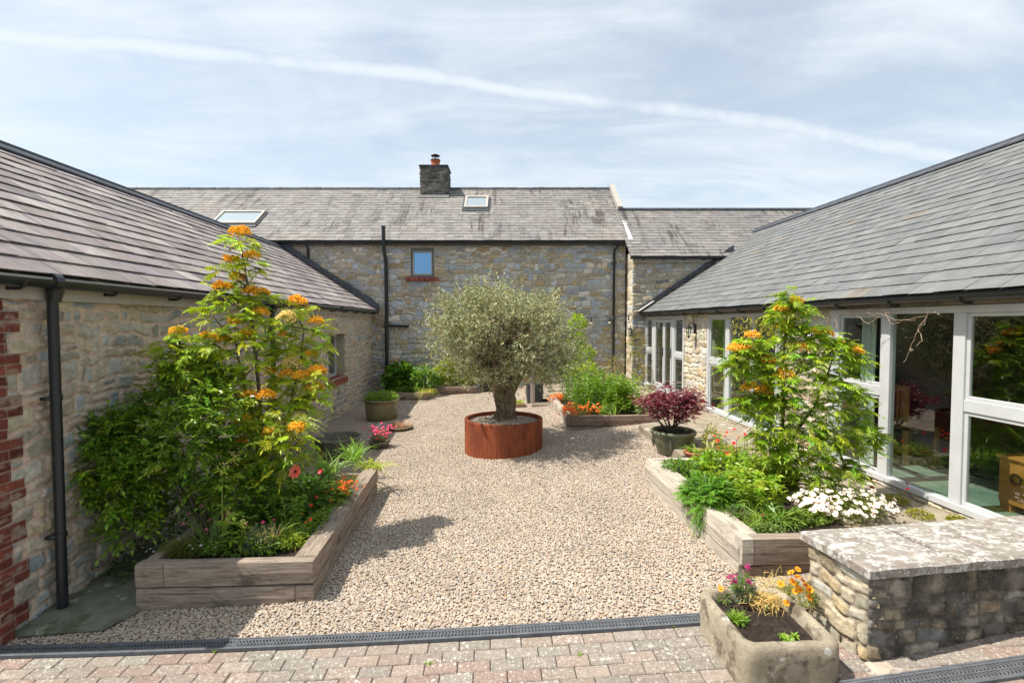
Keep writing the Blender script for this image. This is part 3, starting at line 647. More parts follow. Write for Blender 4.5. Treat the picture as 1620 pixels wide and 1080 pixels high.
mb=MB(); a0,a1,c0,c1=x0+.05,x1-.05,z0+.06,z1-.10
for a,b,c,d in ((a0,a0+.035,c0,c1),(a1-.035,a1,c0,c1),(a0+.035,a1-.035,c0,c0+.05),(a0+.035,a1-.035,c1-.035,c1)): mb.box((a,14.845,c),(b,14.89,d))
mb.build('casement',M['fascia'],wn,bevel=.003)
mb=MB(); mb.box((a0+.03,14.88,c0+.04),(a1-.03,14.885,c1-.03)); mb.build('pane',M['glassb'],wn)
mb=MB(); x=x0-.13;k=0
while x<x1+.10: mb.box((x,14.71,z0-.12),(x+.066,14.86,z0-.005),np.array((.24,.065,.045))*(.7+.6*random.Random(k+50).random())); x+=.073;k+=1
mb.build('sill',M['brick'],wn,bevel=.004)
# skylights
def roofpt(x,y,off=0): # y depth on the near slope
    L=math.hypot(2.97,2.22); z=4.54+(y-14.58)*2.22/2.97; return np.array([x,y,z])+np.array([0,-2.22/L,2.97/L])*off
def skylight(x0,x1,y0,y1,mframe):
    def rim(u0,u1,w0,w1,o0,o1,mb): 
        p=[roofpt(u0,w0,o0),roofpt(u1,w0,o0),roofpt(u1,w1,o0),roofpt(u0,w1,o0),roofpt(u0,w0,o1),roofpt(u1,w0,o1),roofpt(u1,w1,o1),roofpt(u0,w1,o1)]; mb.hexa(p)
    mb=MB(); t=.07
    rim(x0,x0+t,y0,y1,0,.10,mb); rim(x1-t,x1,y0,y1,0,.10,mb); rim(x0+t,x1-t,y0,y0+t,0,.10,mb); rim(x0+t,x1-t,y1-t,y1,0,.10,mb)
    s=mb.build('skylight',M[mframe],H); mb=MB(); rim(x0-.05,x1+.05,y0-.12,y0-.01,.022,.045,mb); rim(x0-.06,x0-.002,y0-.01,y1,.022,.05,mb); rim(x1+.002,x1+.06,y0-.01,y1,.022,.05,mb); mb.build('flashing',M['lead'],s)
    mb=MB(); rim(x0+t-.01,x1-t+.01,y0+t-.01,y1-t+.01,.05,.07,mb); mb.build('pane',M['glasss'],s)
skylight(-1.53,-.77,16.25,16.95,'fascia')
skylight(-9.05,-7.72,15.35,16.05,'fascia')
# chimney
mb=MB(); cx0,cx1,cy0,cy1=-3.05,-2.16,17.0,17.85
for O,U,N,L in (((cx0,cy0,0),(1,0,0),(0,-1,0),cx1-cx0),((cx1,cy0,0),(0,1,0),(1,0,0),cy1-cy0),((cx0,cy0,0),(0,1,0),(-1,0,0),cy1-cy0)):
    wallpanel(mb,O,U,N,np.arange(0,L+.001,.022),np.arange(6.0,7.39,.022),int(61+L*10),hr=(.07,.14),wr=(.14,.34),warp=.02,m=.008,pal=[(.13,.125,.115),(.18,.17,.15),(.10,.10,.10),(.21,.20,.18)],mort=(.24,.22,.19),core=False)
mb.box((cx0+.02,cy0+.02,6.0),(cx1-.02,cy1-.02,7.385),(.13,.12,.11)); ch=mb.build('chimney',M['chim'],hroof,smooth=True)
ch.location=(0,0,0)
mb=MB(); mb.box((cx0-.04,cy0-.04,7.385),(cx1+.04,cy1+.04,7.42)); mb.build('cap_slab',M['lead'],ch)
mb=MB(); mb.lathe([(.0,7.42),(.16,7.42),(.17,7.46),(.145,7.5),(.140,7.62),(.16,7.65),(.16,7.68),(.10,7.68)],(-2.60,17.4,0),20); mb.build('chimney_pot',simple('orange_clay',(.45,.12,.05),.8,9,.2),ch,smooth=True)
mb=MB(); mb.lathe([(.0,7.70),(.17,7.69),(.165,7.71),(.10,7.73),(.10,7.73)],(-2.60,17.4,0),20,(1,1,1))
for a in range(4): mb.tube([(-2.6+.09*math.cos(a*1.57),17.4+.09*math.sin(a*1.57),7.68),(-2.6+.09*math.cos(a*1.57),17.4+.09*math.sin(a*1.57),7.84)],.012,6)
mb.lathe([(.0,7.91),(.09,7.885),(.16,7.845),(.0,7.83)],(-2.60,17.4,0),20); mb.build('cowl',M['lantern'],ch,smooth=True)
mb=MB(); mb.box((cx0-.06,cy0-.07,6.34),(cx1+.06,cy0-.0,6.42)); mb.build('flashing',M['render'],ch)

# ---------------------------------------------------------------- LOW WING on the right of the house, standing forward of it
Lw=farthing('stone_wing','lower stone wing with streaked slate roof standing forward at the right of the farmhouse','house wing',6,14.1)
mb=MB()
wallpanel(mb,(0,14.1,0),(1,0,0),(0,-1,0),np.arange(3.345,6.6,.02),np.arange(-.2,3.96,.02),37,hr=(.075,.18),wr=(.13,.36),warp=.045,m=.011,pal=PF[:4]+PF[5:7]+[(.22,.22,.22)],mort=(.34,.30,.24),relief=.8,depth=.4)
wallpanel(mb,(3.345,14.1,0),(0,1,0),(-1,0,0),np.arange(0,.71,.02),np.arange(-.2,4.2,.02),38,hr=(.12,.25),wr=(.3,.6),warp=.02,m=.014,pal=PP,mort=(.60,.54,.44),depth=.2,relief=.5)
mb.box((6.6,14.12,-.2),(10.6,14.5,3.96),PF[2]); mb.box((10.2,14.5,-.2),(10.6,18.5,3.96),PF[2]); mb.box((3.36,18.2,-.2),(10.2,18.5,3.9),PF[2])
mb.build('wall',M['wallfar'],Lw,smooth=True)
def cl_low(rg,a,s):
    c=cl_far(rg,a+31,s); st=fbm(np.array([a/.35-s*.35]),np.array([s/1.2]),57,2)[0]; return c*.94
mb=MB(); farroof(mb,3.24,10.7,13.88,4.0,16.15,5.74,.165,.30,9,cl_low); farroof(mb,3.36,10.7,18.7,3.9,16.17,5.74,.5,.6,10)
lroof=mb.build('roof',M['slate_f'],Lw)
mb=MB(); x=3.36
while x<10.5: mb.tube([(x,16.16,5.745),(x+.43,16.16,5.745)],.08,10); x+=.44
mb.build('ridge_tiles',M['ridge'],lroof)
mb=MB(); mb.box((3.34,14.02,3.86),(6.8,14.06,3.985)); mb.build('fascia',M['fascia'],Lw)
mb=MB(); halfgutter(mb,(3.24,13.90,3.985),(5.9,13.90,3.985),.055,(0,-1,0))
for x in np.arange(3.6,5.9,.55): mb.box((x,13.86,3.91),(x+.03,14.03,3.93))
mb.build('gutter',M['black'],Lw)
mb=MB(); mb.obox((3.40,14.40,4.42),(.22,0,0),(0,.05,.0375),(0,-.01,.012)); mb.build('flashing',M['fascia'],lroof)

# ================================================================ GLAZED WING on the right
G=thing('glazed_barn','low barn with grey slate roof and a run of tall framed windows on the right','barn',(4.35,8,.4))
zf,zt=.455,2.36
def Yp(px): return float(at(px,560,X=4.35)[1])
mb=MB()
def pillar(y0,y1,seed,z0=.35,z1=2.40):
    wallpanel(mb,(4.35,y0,0),(0,1,0),(-1,0,0),np.arange(0,y1-y0+.001,.013),np.arange(z0,z1,.013),seed,hr=(.09,.22),wr=(.16,.4),warp=.035,m=.014,pal=PP,mort=(.58,.51,.41),depth=.4,relief=.7)
P1=(Yp(1119)+.0,Yp(1083)); P2=(Yp(1315),Yp(1236))
pillar(*P1,71); pillar(*P2,72)
def plinth(y0,y1,s): wallpanel(mb,(4.33,y0,0),(0,1,0),(-1,0,0),np.arange(0,y1-y0+.001,.015),np.arange(.33,.458,.012),s,hr=(.05,.08),wr=(.1,.25),warp=.012,m=.008,pal=PP,mort=(.45,.39,.3),depth=.3)
plinth(2.0,P2[0],73); plinth(P2[1],P1[0],74); plinth(P1[1],13.95,75)
mb.box((4.37,1.6,.3),(4.75,2.0,2.4),PP[2]); mb.box((4.75,1.6,.3),(11.3,2.0,2.45),PP[2]); mb.box((11.0,2.0,.3),(11.3,14.1,2.5),PP[2])
mb.add([(4.4,1.65,2.4),(11.3,1.65,2.4),(7.85,1.65,4.7)],[(0,1,2)],PP[2])
mb.build('wall',M['pale'],G,smooth=True)
def cl_r(rg,a,s): return np.array([(.150,.152,.150),(.158,.160,.157),(.140,.143,.143),(.165,.165,.158),(.152,.153,.148)][rg.integers(5)])*rg.uniform(.92,1.08)*(np.array((1.15,1,.85)) if rg.random()<.01 else 1)
sr=math.hypot(3.66,2.42); mb=MB()
slates(mb,(4.19,1.5,2.47),(0,1,0),(3.66/sr,0,2.42/sr),13.9,sr,.215,.31,cl_r,12,clip=lambda a,s: a<12.45 or s/sr*2.42+2.47>3.99+(a+1.5-13.65)*.75-.35)
slates(mb,(11.51,15.4,2.47),(0,-1,0),(-3.66/sr,0,2.42/sr),13.9,sr,.5,.6,cl_r,13)
rroof=mb.build('roof',M['slate_r'],G)
mb=MB(); y=1.5
while y<14.6:
    for s in (-1,1):
        O=np.array([7.85,y,4.93]); e=np.array([s*.15,0,-.095]); mb.hexa([O+e,O+e+[0,.445,0],O+[0,.445,0],O,O+e+[0,0,.022],O+e+[0,.445,.022],O+[0,.445,.03],O+[0,0,.03]])
    mb.tube([(7.85,y,4.945),(7.85,y+.44,4.945)],.035,8); y+=.45
mb.build('ridge_tiles',M['ridge'],rroof)
mb=MB(); a=np.array([4.12,13.90,2.49]); 
mb.hexa([a+[0,-.05,0],a+[2.6,-.16,1.72],a+[2.6,.1,1.72],a+[0,.1,0],a+[0,-.05,.10],a+[2.6,-.16,1.84],a+[2.6,.1,1.84],a+[0,.1,.10]]); mb.build('flashing',M['lead'],rroof)
mb=MB(); mb.obox((4.10,13.72,2.50),(.42,0,.28),(0,.2,0),(-.01,0,.02)); mb.build('flashing',M['render'],rroof)
mb=MB(); mb.box((4.26,1.6,2.365),(4.34,14.0,2.455)); mb.build('fascia',simple('bare_weathered_board',(.20,.17,.13),.9,9,.4),G)
mb=MB(); halfgutter(mb,(4.18,1.5,2.45),(4.18,13.9,2.45),.055,(-1,0,0))
for y in np.arange(1.9,13.9,.8): mb.tube([(4.27,y,2.375),(4.20,y,2.372),(4.15,y,2.385),(4.125,y,2.42)],.011,6)
mb.build('gutter',M['black'],G)
XF=4.35
def bay(name,posts,cells,extra=None):
    # posts: list of (y0,y1); cells: list of (y0,y1,kind)
    y0=min(p[0] for p in posts); y1=max(p[1] for p in posts)
    mb=MB(); mb.box((XF-.045,y0,zf),(XF+.06,y1,zf+.065)); mb.box((XF-.03,y0,zt-.07),(XF+.06,y1,zt))
    for a,b in posts: mb.box((XF-.02,a,zf+.065),(XF+.055,b,zt-.07))
    w=mb.build(name,M['frame'],G,bevel=.006)
    for a,b,k in cells:
        s=.012
        if k=='T':
            mb=MB(); mb.box((XF-.012,a,1.385),(XF+.05,b,1.495)); mb.build('transom',M['frame'],w,bevel=.005)
            for c,d,cs in ((zf+.065,1.385,0),(1.495,zt-.07,1)):
                mb=MB(); t=.035
                for q in ((a,a+t,c,d),(b-t,b,c,d),(a+t,b-t,c,c+t),(a+t,b-t,d-t,d)): mb.box((XF+.0,q[0],q[2]),(XF+.035,q[1],q[3]))
                sa=mb.build('sash',M['frame'],w,bevel=.004)
                mb=MB(); mb.box((XF+.014,a+t-.005,c+t-.005),(XF+.018,b-t+.005,d-t+.005)); mb.build('pane',M['glass'],w)
        elif k=='D':
            mb=MB(); t=.075
            for q in ((a+.01,a+t,zf+.075,zt-.08),(b-t,b-.01,zf+.075,zt-.08),(a+t,b-t,zf+.075,zf+.20),(a+t,b-t,zt-.16,zt-.08)): mb.box((XF-.03,q[0],q[2]),(XF+.02,q[1],q[3]))
            dr=mb.build('door',M['frame'],G,bevel=.004); 
            mb=MB(); mb.box((XF-.008,a+t-.005,zf+.195),(XF-.002,b-t+.005,zt-.155)); mb.build('pane',M['glass'],dr)
            mb=MB(); mb.box((XF-.045,a+.02,1.35),(XF-.031,a+.055,1.58)); mb.tube([(XF-.04,a+.037,1.48),(XF-.085,a+.037,1.48),(XF-.085,a+.14,1.48)],.009,6); mb.build('handle',M['lead'],dr)
        else:
            mb=MB(); mb.box((XF+.014,a-.003,zf+.06),(XF+.020,b+.003,zt-.066)); mb.build('pane',M['glass'],w)
pa=[1083,1080.6,1067,1064,1037,1032,1023,1021]
yy=[Yp(p) for p in pa]; ym=Yp(1051.5)
bay('window',[(yy[0]+.002,yy[1]),(yy[2],yy[3]),(yy[4],yy[5]),(yy[6],13.95)],[(yy[1],yy[2],'T'),(yy[3],ym,'D'),(ym,yy[4],'D'),(yy[5],yy[6],'T')])
pb=[1236,1228,1194,1188,1155,1148.5,1122.5,1119]; yy=[Yp(p) for p in pb]
bay('window',[(yy[0]+.002,yy[1]),(yy[2],yy[3]),(yy[4],yy[5]),(yy[6],yy[7]-.002)],[(yy[1],yy[2],'P'),(yy[3],yy[4],'P'),(yy[5],yy[6],'T')])
pcx=[1529,1510,1410,1396,1329,1315]; yy=[Yp(p) for p in pcx]
bay('window',[(2.02,2.08),(3.28,3.36),(yy[0],yy[1]),(yy[2],yy[3]),(yy[4],yy[5]-.002)],[(2.08,3.28,'T'),(3.36,yy[0],'T'),(yy[1],yy[2],'P'),(yy[3],yy[4],'T')])
# room behind the glass
mb=MB(); mb.box((4.42,2.0,.40),(9.0,14.05,.447)); mb.build('floor',M['tiles'],G)
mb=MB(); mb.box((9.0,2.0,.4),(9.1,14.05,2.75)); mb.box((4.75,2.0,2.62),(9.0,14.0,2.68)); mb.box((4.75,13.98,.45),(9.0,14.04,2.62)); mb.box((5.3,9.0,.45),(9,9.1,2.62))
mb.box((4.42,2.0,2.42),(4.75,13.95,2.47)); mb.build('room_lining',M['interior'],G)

# ================================================================ DRAIN CHANNELS
def channel(label,P0,P1,wid,seg,name='drain_channel',follow=True):
    P0=np.array(P0,float);P1=np.array(P1,float); L=np.linalg.norm(P1-P0); A=(P1-P0)/L; Bv=np.cross([0,0,1.],A); Zv=np.cross(A,Bv)
    T=thing(name,label,'drain channel',tuple((P0+P1)/2))
    mb=MB(); mb.obox(P0-Zv*.05,A*L,Bv*wid,Zv*.035,(1,1,1)); 
    for o in (0,wid-.012): mb.obox(P0+Bv*o-Zv*.05,A*L,Bv*.012,Zv*.058)
    fz=lambda m: [v.__setitem__((slice(None),2),v[:,2]+gz(v[:,0])-(P0[2]-.012+(P1[2]-P0[2])*(v[:,0]-P0[0])/(P1[0]-P0[0]))) for v in m.V]
    mb=MB()
    for k in range(24):
        for o,w,h in ((0,wid,.035),(0,.012,.058),(wid-.012,.012,.058)): mb.obox(P0+A*(L*k/24)+Bv*o-Zv*.05,A*L/24,Bv*w,Zv*h)
    fz(mb); mb.build('channel_body',M['grate'],T)
    n=max(1,round(L/seg)); sl=L/n
    for k in range(n):
        mb=MB(); O=P0+A*(k*sl+.003)
        mb.obox(O+Bv*.012-Zv*.008,A*(sl-.006),Bv*.014,Zv*.012); mb.obox(O+Bv*(wid-.026)-Zv*.008,A*(sl-.006),Bv*.014,Zv*.012); mb.obox(O+Bv*(wid/2-.004)-Zv*.009,A*(sl-.006),Bv*.008,Zv*.012)
        for e in (0,sl-.02): mb.obox(O+A*e+Bv*.026-Zv*.008,A*.014,Bv*(wid-.052),Zv*.0115)
        m=int((sl-.03)/.023); w0,w1=.026,wid-.026
        for i in range(m):
            a=.016+i*.023; ws=np.linspace(w0,w1,5); za=[0,.014,0,.014,0]
            for j in range(4):
                p=O+A*(a+za[j])+Bv*ws[j]-Zv*.008; q=O+A*(a+za[j+1])+Bv*ws[j+1]-Zv*.008; t=A*.011; h=Zv*.011
                mb.hexa([p,p+t,q+t,q,p+h,p+t+h,q+t+h,q+h])
        fz(mb); mb.build('grate',M['grate'],T)
def dp(x,dy=0): return (x,ych(x)+dy,float(gz(x))+.012)
channel('grey slotted drain channel between the gravel and the block paving',dp(-3.62,-.115),dp(2.0,-.115),.115,1.0)
channel('slotted drain channel along the foot of the low stone wall',(1.93,2.50,.222),(4.4,2.58,.335),.14,1.0)

# ================================================================ RAISED BEDS
def timber(mb_seed,Lx,ty,tz,waney=0,name='sleeper'):
    rg=np.random.default_rng(mb_seed); nx=max(8,int(Lx/.05)); 
    xs=np.linspace(0,Lx,nx); ring=[(0,.0),(0,.5),(0,1),(.5,1),(1,1),(1,.5),(1,0),(.5,0)]
    V=[]
    for i,x in enumerate(xs):
        for (a,b) in ring:
            y=a*ty; z=b*tz
            if (a in(0,1)) and (b in (0,1)): y+=(.006 if a==0 else -.006); z+=(.006 if b==0 else -.006) if True else 0
            y+=.006*(fbm(np.array([x*2.2]),np.array([b*3+a]),mb_seed,3)[0]-.5)*2
            z+=.005*(fbm(np.array([x*1.5]),np.array([a*3.]),mb_seed+5,3)[0]-.5)*2
            if waney and a>=.5 and b==1: y-=waney*fbm(np.array([x*1.3]),np.array([0.]),mb_seed+9,3)[0]*(a); 
            if waney and b==1: z+=waney*.5*(fbm(np.array([x*1.1]),np.array([4.]),mb_seed+4,3)[0]-.6)
            V.append((x,y,z))
    n=8; F=[(k*n+i,k*n+(i+1)%n,(k+1)*n+(i+1)%n,(k+1)*n+i) for k in range(nx-1) for i in range(n)]
    mb=MB(); mb.add(V,F); 
    for e in (0,(nx-1)*n): mb.add(np.array(V)[e:e+n],[(0,1,2,3),(0,3,4,7),(7,4,5,6)])
    return mb
def bed(label,base,pieces,soil,mat='oak',zs=0):
    T=thing('raised_bed',label,'raised bed',base)
    for i,p in enumerate(pieces):
        (x,y,z),ang,Lx,ty,tz=p[:5]; w=p[5] if len(p)>5 else 0; mm=p[6] if len(p)>6 else mat
        o=timber(int(abs(x*100+y*10+z*7))%997+i,Lx,ty,tz,w).build('sleeper',M[mm],T,bevel=0)
        o.location=Vector((x,y,z))-Vector(base); o.rotation_euler=(p[7] if len(p)>7 else 0, 0,ang)
    if soil:
        x0,y0,x1,y1,z=soil; mb=MB(); xs=np.linspace(x0,x1,40); ys=np.linspace(y0,y1,40); X,Y=np.meshgrid(xs,ys); Z=z+.05*(fbm(X/.2,Y/.2,3,4)-.5)
        j,i=np.meshgrid(np.arange(39),np.arange(39),indexing='ij'); q=(j*40+i).ravel(); mb.add(np.stack([X,Y,Z],-1).reshape(-1,3),np.stack([q,q+1,q+41,q+40],1)); mb.build('soil',M['soil'],T)
    return T
Q=R(90)
bed('weathered oak sleeper bed at front left with a shrubby flowering tree in it',(-2.1,5.2,-.06),[
 ((-2.545,3.98,.135),0,1.145,.115,.185),((-2.76,3.98,.135),0,.212,.115,.185),((-2.76,3.985,-.07),0,1.215,.115,.2),((-1.54,3.985,-.07),0,.14,.115,.2,0,'oak'),
 ((-1.40,4.098,.135),R(91.2),2.44,.19,.183),((-1.40,4.10,-.09),R(91.2),2.42,.18,.22),
 ((-2.66,4.10,.13),Q+.04,2.4,.1,.18),((-2.66,4.10,-.09),Q+.04,2.4,.1,.2),((-2.75,6.4,.10),0,1.2,.1,.18),((-2.75,6.4,-.1),0,1.2,.1,.2)],(-2.72,4.06,-1.55,6.45,.245))
bed('pale split oak sleeper bed at front right beside the low stone wall',(2.7,4.9,.2),[
 ((2.145,3.83,.305),Q+.012,2.32,.20,.215,.075,'oakp'),((2.135,3.83,.08),Q+.012,2.26,.19,.222,.0,'oakp'),
 ((2.045,3.78,.305),0,.53,.12,.215),((1.955,3.775,.305),0,.088,.13,.217,0,'oakp'),((2.12,3.80,.08),0,.48,.12,.22,0,'oakr'),((1.98,3.79,.08),0,.135,.12,.22,0,'oakr'),
 ((2.0,6.05,.32),0,1.1,.1,.2,0,'oakp'),((2.0,6.05,.1),0,1.1,.1,.2),((2.575,3.85,.1),Q-.0,.0+.2,.06,.3)],(2.12,3.88,3.08,6.08,.44))
bed('far right sleeper bed with orange flowers on its corner near the maple',(2.2,10,.16),[
 ((1.50,9.15,.30),0,1.66,.12,.19,0,'oakr'),((1.405,9.15,.30),0,.09,.12,.19,0,'oakr'),((1.53,9.15,.09),0,1.6,.12,.205,0,'oakr'),((1.405,9.155,.09),0,.12,.12,.205),
 ((1.525,9.28,.31),Q,2.45,.12,.18,0,'oakp'),((1.525,9.28,.10),Q,2.45,.12,.205,0,'oakp'),((3.06,9.28,.3),Q,2.4,.1,.19,0,'oakr'),((1.4,11.65,.3),0,1.6,.1,.18)],(1.5,9.25,3.0,11.65,.42))
bed('far left sleeper bed with trailing golden grass on its corner',(-2.3,13.9,0),[
 ((-2.95,13.50,.17),-YAW,1.18,.12,.165,0,'oak'),((-1.768,13.452,.17),-YAW,.15,.12,.165,0,'oakr'),((-2.95,13.505,-.03),-YAW,1.34,.12,.195,0,'oakr'),((-1.60,13.57,.17),Q,.9,.1,.165),((-1.60,13.57,-.02),Q,.9,.1,.18)],(-2.95,13.6,-1.7,14.7,.28))
bed('far left sleeper bed under the yellow green shrub, against the farmhouse wall',(-1.0,14.3,.1),[
 ((-1.56,14.10,.24),-YAW,1.08,.12,.175,0,'oakr'),((-.478,14.055,.24),-YAW,.12,.12,.175,0,'oakr'),((-1.56,14.105,.04),-YAW,1.2,.12,.195,0,'oakr'),((-.37,14.17,.24),Q,.5,.1,.175),((-.37,14.17,.05),Q,.5,.1,.18)],(-1.56,14.2,-.45,14.75,.36))

# ================================================================ LOW STONE WALL with coping (foreground right)
GW=thing('garden_wall','low dark rubble wall with white lichened coping in the right foreground','wall',(3.3,2.95,.2))
a=R(6.5); U=np.array([math.cos(a),math.sin(a),0]); N2=np.array([math.sin(a),-math.cos(a),0]); O=np.array([2.185,2.775,0])
mb=MB(); pg=[(.27,.23,.18),(.33,.27,.19),(.21,.19,.17),(.30,.27,.23),(.19,.165,.14),(.36,.31,.24)]
wallpanel(mb,O,U,N2,np.arange(0,2.17,.0085),np.arange(.1,.735,.0085),81,hr=(.06,.135),wr=(.09,.24),warp=.03,m=.008,pal=pg,mort=(.20,.175,.14),depth=.2,relief=.5)
mb.build('wall_face',M['gate'],GW,smooth=True)
mb=MB(); wallpanel(mb,O,-N2,-U,np.arange(0,.47,.009),np.arange(.1,.735,.009),82,hr=(.07,.14),wr=(.10,.22),warp=.02,m=.012,pal=[(.36,.30,.19),(.42,.37,.27),(.30,.26,.19),(.46,.41,.33)],mort=(.36,.30,.22),depth=.2,relief=.55)
mb.obox(O+U*.1-N2*.1+[0,0,.1],U*2.05,-N2*.35,(0,0,.62),pg[0]); mb.build('wall_end',M['pale'],GW,smooth=True)
# coping: slabs with an irregular arris
x=0; rg=np.random.default_rng(6); sizes=[.62,.8,.74]
for k,w in enumerate(sizes):
    nx,ny=int(w/.02),28; us=np.linspace(0,w-.004,nx); vs=np.linspace(0,.56,ny); uu,vv=np.meshgrid(us,vs)
    Pg=lambda uu,vv,z: (O+U*(x-.035)-N2*(-.04))[None,None]+uu[...,None]*U+vv[...,None]*(-N2)+z[...,None]*np.array([0,0,1.])
    ed=np.minimum(np.minimum(uu,us[-1]-uu) if k==0 else us[-1]*0+.1+uu*0, np.minimum(vv,.56-vv)); rag=.008*(fbm((uu+x)/.05,vv/.05,90,3)-.5)
    z=.797-.012*np.clip(1-(ed+rag)/.02,0,1)**2+.012*(fbm((uu+x)/.16,vv/.16,91,4)-.5)-.012*(x+uu)*0
    sh=.010*(fbm((uu+x)/.08,z*0,92,3)-.5); vv2=vv+np.where(vv<.001,sh,0)
    top=Pg(uu,vv2,z); bot=Pg(uu,vv2,z*0+.738+.006*(fbm((uu+x)/.1,vv,93,2)-.5))
    mb=MB(); j,i=np.meshgrid(np.arange(ny-1),np.arange(nx-1),indexing='ij'); q=(j*nx+i).ravel(); F=np.stack([q,q+1,q+nx+1,q+nx],1)
    mb.add(top.reshape(-1,3),F); mb.add(bot.reshape(-1,3),F)
    for T_,B_ in ((top[0],bot[0]),(top[-1],bot[-1]),(top[:,0],bot[:,0]),(top[:,-1],bot[:,-1])):
        n=len(T_); mb.add(np.concatenate([T_,B_]),[(s,s+1,n+s+1,n+s) for s in range(n-1)])
    mb.build('coping',M['cap'],GW); x+=w
mb=MB(); 
rg=np.random.default_rng(9)
mb.obox(O+[-.02,-.115,.19],U*2.3,(0.0,.115,0),(0,0,.045)); tag(mb.build('mortar_haunch',M['mortar'],GW,bevel=.01))

# ================================================================ POTS
def pot(name,label,cat,c,prof,matn,soilz=None,soilr=None,n=48,sx=1,sy=1,group=None,soilmat='soil'):
    T=thing(name,label,cat,tuple(c),group=group); mb=MB(); mb.lathe(prof,c,n,sx=sx,sy=sy); mb.build('pot_body',M[matn],T,smooth=True)
    if soilz: 
        mb=MB(); ang=np.linspace(0,2*math.pi,25)[:-1]; rs=np.linspace(0,soilr,8); V=[(c[0]+sx*r*math.cos(q),c[1]+sy*r*math.sin(q),c[2]+soilz+.02*(random.Random(int(r*999+q*77)).random()-.5)) for r in rs for q in ang]
        mb.add(V,[(k*24+i,k*24+(i+1)%24,(k+1)*24+(i+1)%24,(k+1)*24+i) for k in range(7) for i in range(24)]); mb.build('soil',M[soilmat],T)
    return T
PC=np.array([.225,8.31,.06]); 
T=thing('corten_planter','large round rust coloured steel planter in the middle of the gravel','planter',tuple(PC))
mb=MB(); mb.lathe([(.640,-.05),(.643,.55),(.643,.568),(.640,.570),(.592,.570),(.590,.566),(.590,.05),(.0,.05)],PC,120); mb.build('pot_body',M['corten'],T,smooth=False)
for p in bpy.data.objects['pot_body'].data.polygons: p.use_smooth=abs(p.normal.z)<.3
mb=MB(); 
rs=np.linspace(0,.588,14); ang=np.linspace(0,2*math.pi,61)[:-1]; V=[(PC[0]+r*math.cos(q),PC[1]+r*math.sin(q),PC[2]+.50+.05*math.exp(-(r/.3)**2)) for r in rs for q in ang]
mb.add(V,[(k*60+i,k*60+(i+1)%60,(k+1)*60+(i+1)%60,(k+1)*60+i) for k in range(13) for i in range(60)]); mb.build('mulch_bed',M['gravelbase'],T,smooth=True); sg=mb.build('pebble_mulch',M['gravelbase'],T,smooth=True); sg['kind']='stuff'
pebbles('mulch_scatter',sg,2600,.0125,5)
T1=pot('stoneware_pot','big olive brown glazed pot of leafy seedlings beside the far left bed','pot',(-2.40,11.25,-.0),[(0,0),(.30,0),(.335,.12),(.355,.42),(.36,.47),(.385,.475),(.39,.50),(.375,.515),(.34,.51),(.33,.44),(.32,.40)],'potb',.45,.335)
T1=pot('half_barrel','empty dark half barrel pot with a pale rim behind the left bed','pot',(-2.53,8.45,-.05),[(0,0),(.30,0),(.36,.30),(.39,.335),(.40,.35),(.39,.37),(.355,.37),(.345,.33),(.31,.12),(0,.12)],'potr',.2,.33)
T1=pot('stoneware_pot','squat mossy green footed pot holding the red maple','pot',(2.70,7.30,.27),[(0,0),(.20,0),(.22,.03),(.27,.16),(.295,.25),(.30,.29),(.325,.30),(.33,.335),(.315,.35),(.29,.35),(.28,.32),(.27,.25)],'potg',.31,.285)
for k in range(5):   # lug handles in relief round the belly
    mb=MB(); q=2*math.pi*k/5+.5; c=np.array([2.70+.275*math.cos(q),7.30+.275*math.sin(q),.27]); mb.tube([c+[0,0,.26],c+[.02*math.cos(q),.02*math.sin(q),.2],c+[0,0,.1]],[.03,.028,.01],8); mb.build('lug',M['potg'],T1,smooth=True)
pot('terracotta_dish','small round terracotta dish of leafy shoots in front of the maple pot','pot',(2.82,6.72,.29),[(0,0),(.12,0),(.165,.13),(.18,.135),(.18,.16),(.16,.165),(.15,.13),(0,.12)],'redpot',.135,.155)
pot('terracotta_dish','second terracotta dish beside the lily shoots, half hidden by leaves','pot',(3.22,6.66,.36),[(0,0),(.10,0),(.14,.11),(.155,.115),(.155,.14),(.135,.14),(.12,.1),(0,.1)],'redpot',.11,.13)
pot('flower_pot','low grey pot of pink flowers at the end of the left bed','pot',(-1.93,8.85,-.03),[(0,0),(.13,0),(.17,.14),(.185,.145),(.185,.17),(.165,.17),(.15,.13),(0,.12)],'potr',.13,.16)
pot('bulb_bowl','wide shallow brown bowl of dry pinkish stems beside the gravel','pot',(-1.80,10.15,-.02),[(0,0),(.17,0),(.23,.12),(.25,.125),(.25,.15),(.225,.15),(.21,.11),(0,.1)],'potb',.12,.22)
pot('tall_pot','tall black glazed pot with red flowers behind the timber post','pot',(1.075,12.1,.17),[(0,0),(.15,0),(.19,.15),(.215,.35),(.205,.50),(.20,.53),(.215,.545),(.21,.56),(.19,.56),(.18,.5),(0,.5)],'greyp',.52,.19)
pot('tall_pot','tapered dark grey pot at the end of the far sleeper bed','pot',(-.13,14.35,.12),[(0,0),(.12,0),(.18,.42),(.195,.43),(.195,.455),(.175,.455),(.16,.40),(0,.4)],'greyp',.41,.17)
pot('small_pot','small round black pot on the flags left of the far bed','pot',(1.30,12.15,.19),[(0,0),(.07,0),(.095,.14),(.10,.15),(.09,.155),(.08,.12),(0,.12)],'plastic',.12,.09)
pot('small_pot','small black pot standing against the pale stone pillar','pot',(4.12,10.15,.405),[(0,0),(.09,0),(.12,.22),(.13,.225),(.125,.245),(.11,.24),(.1,.2),(0,.2)],'plastic',.2,.1)
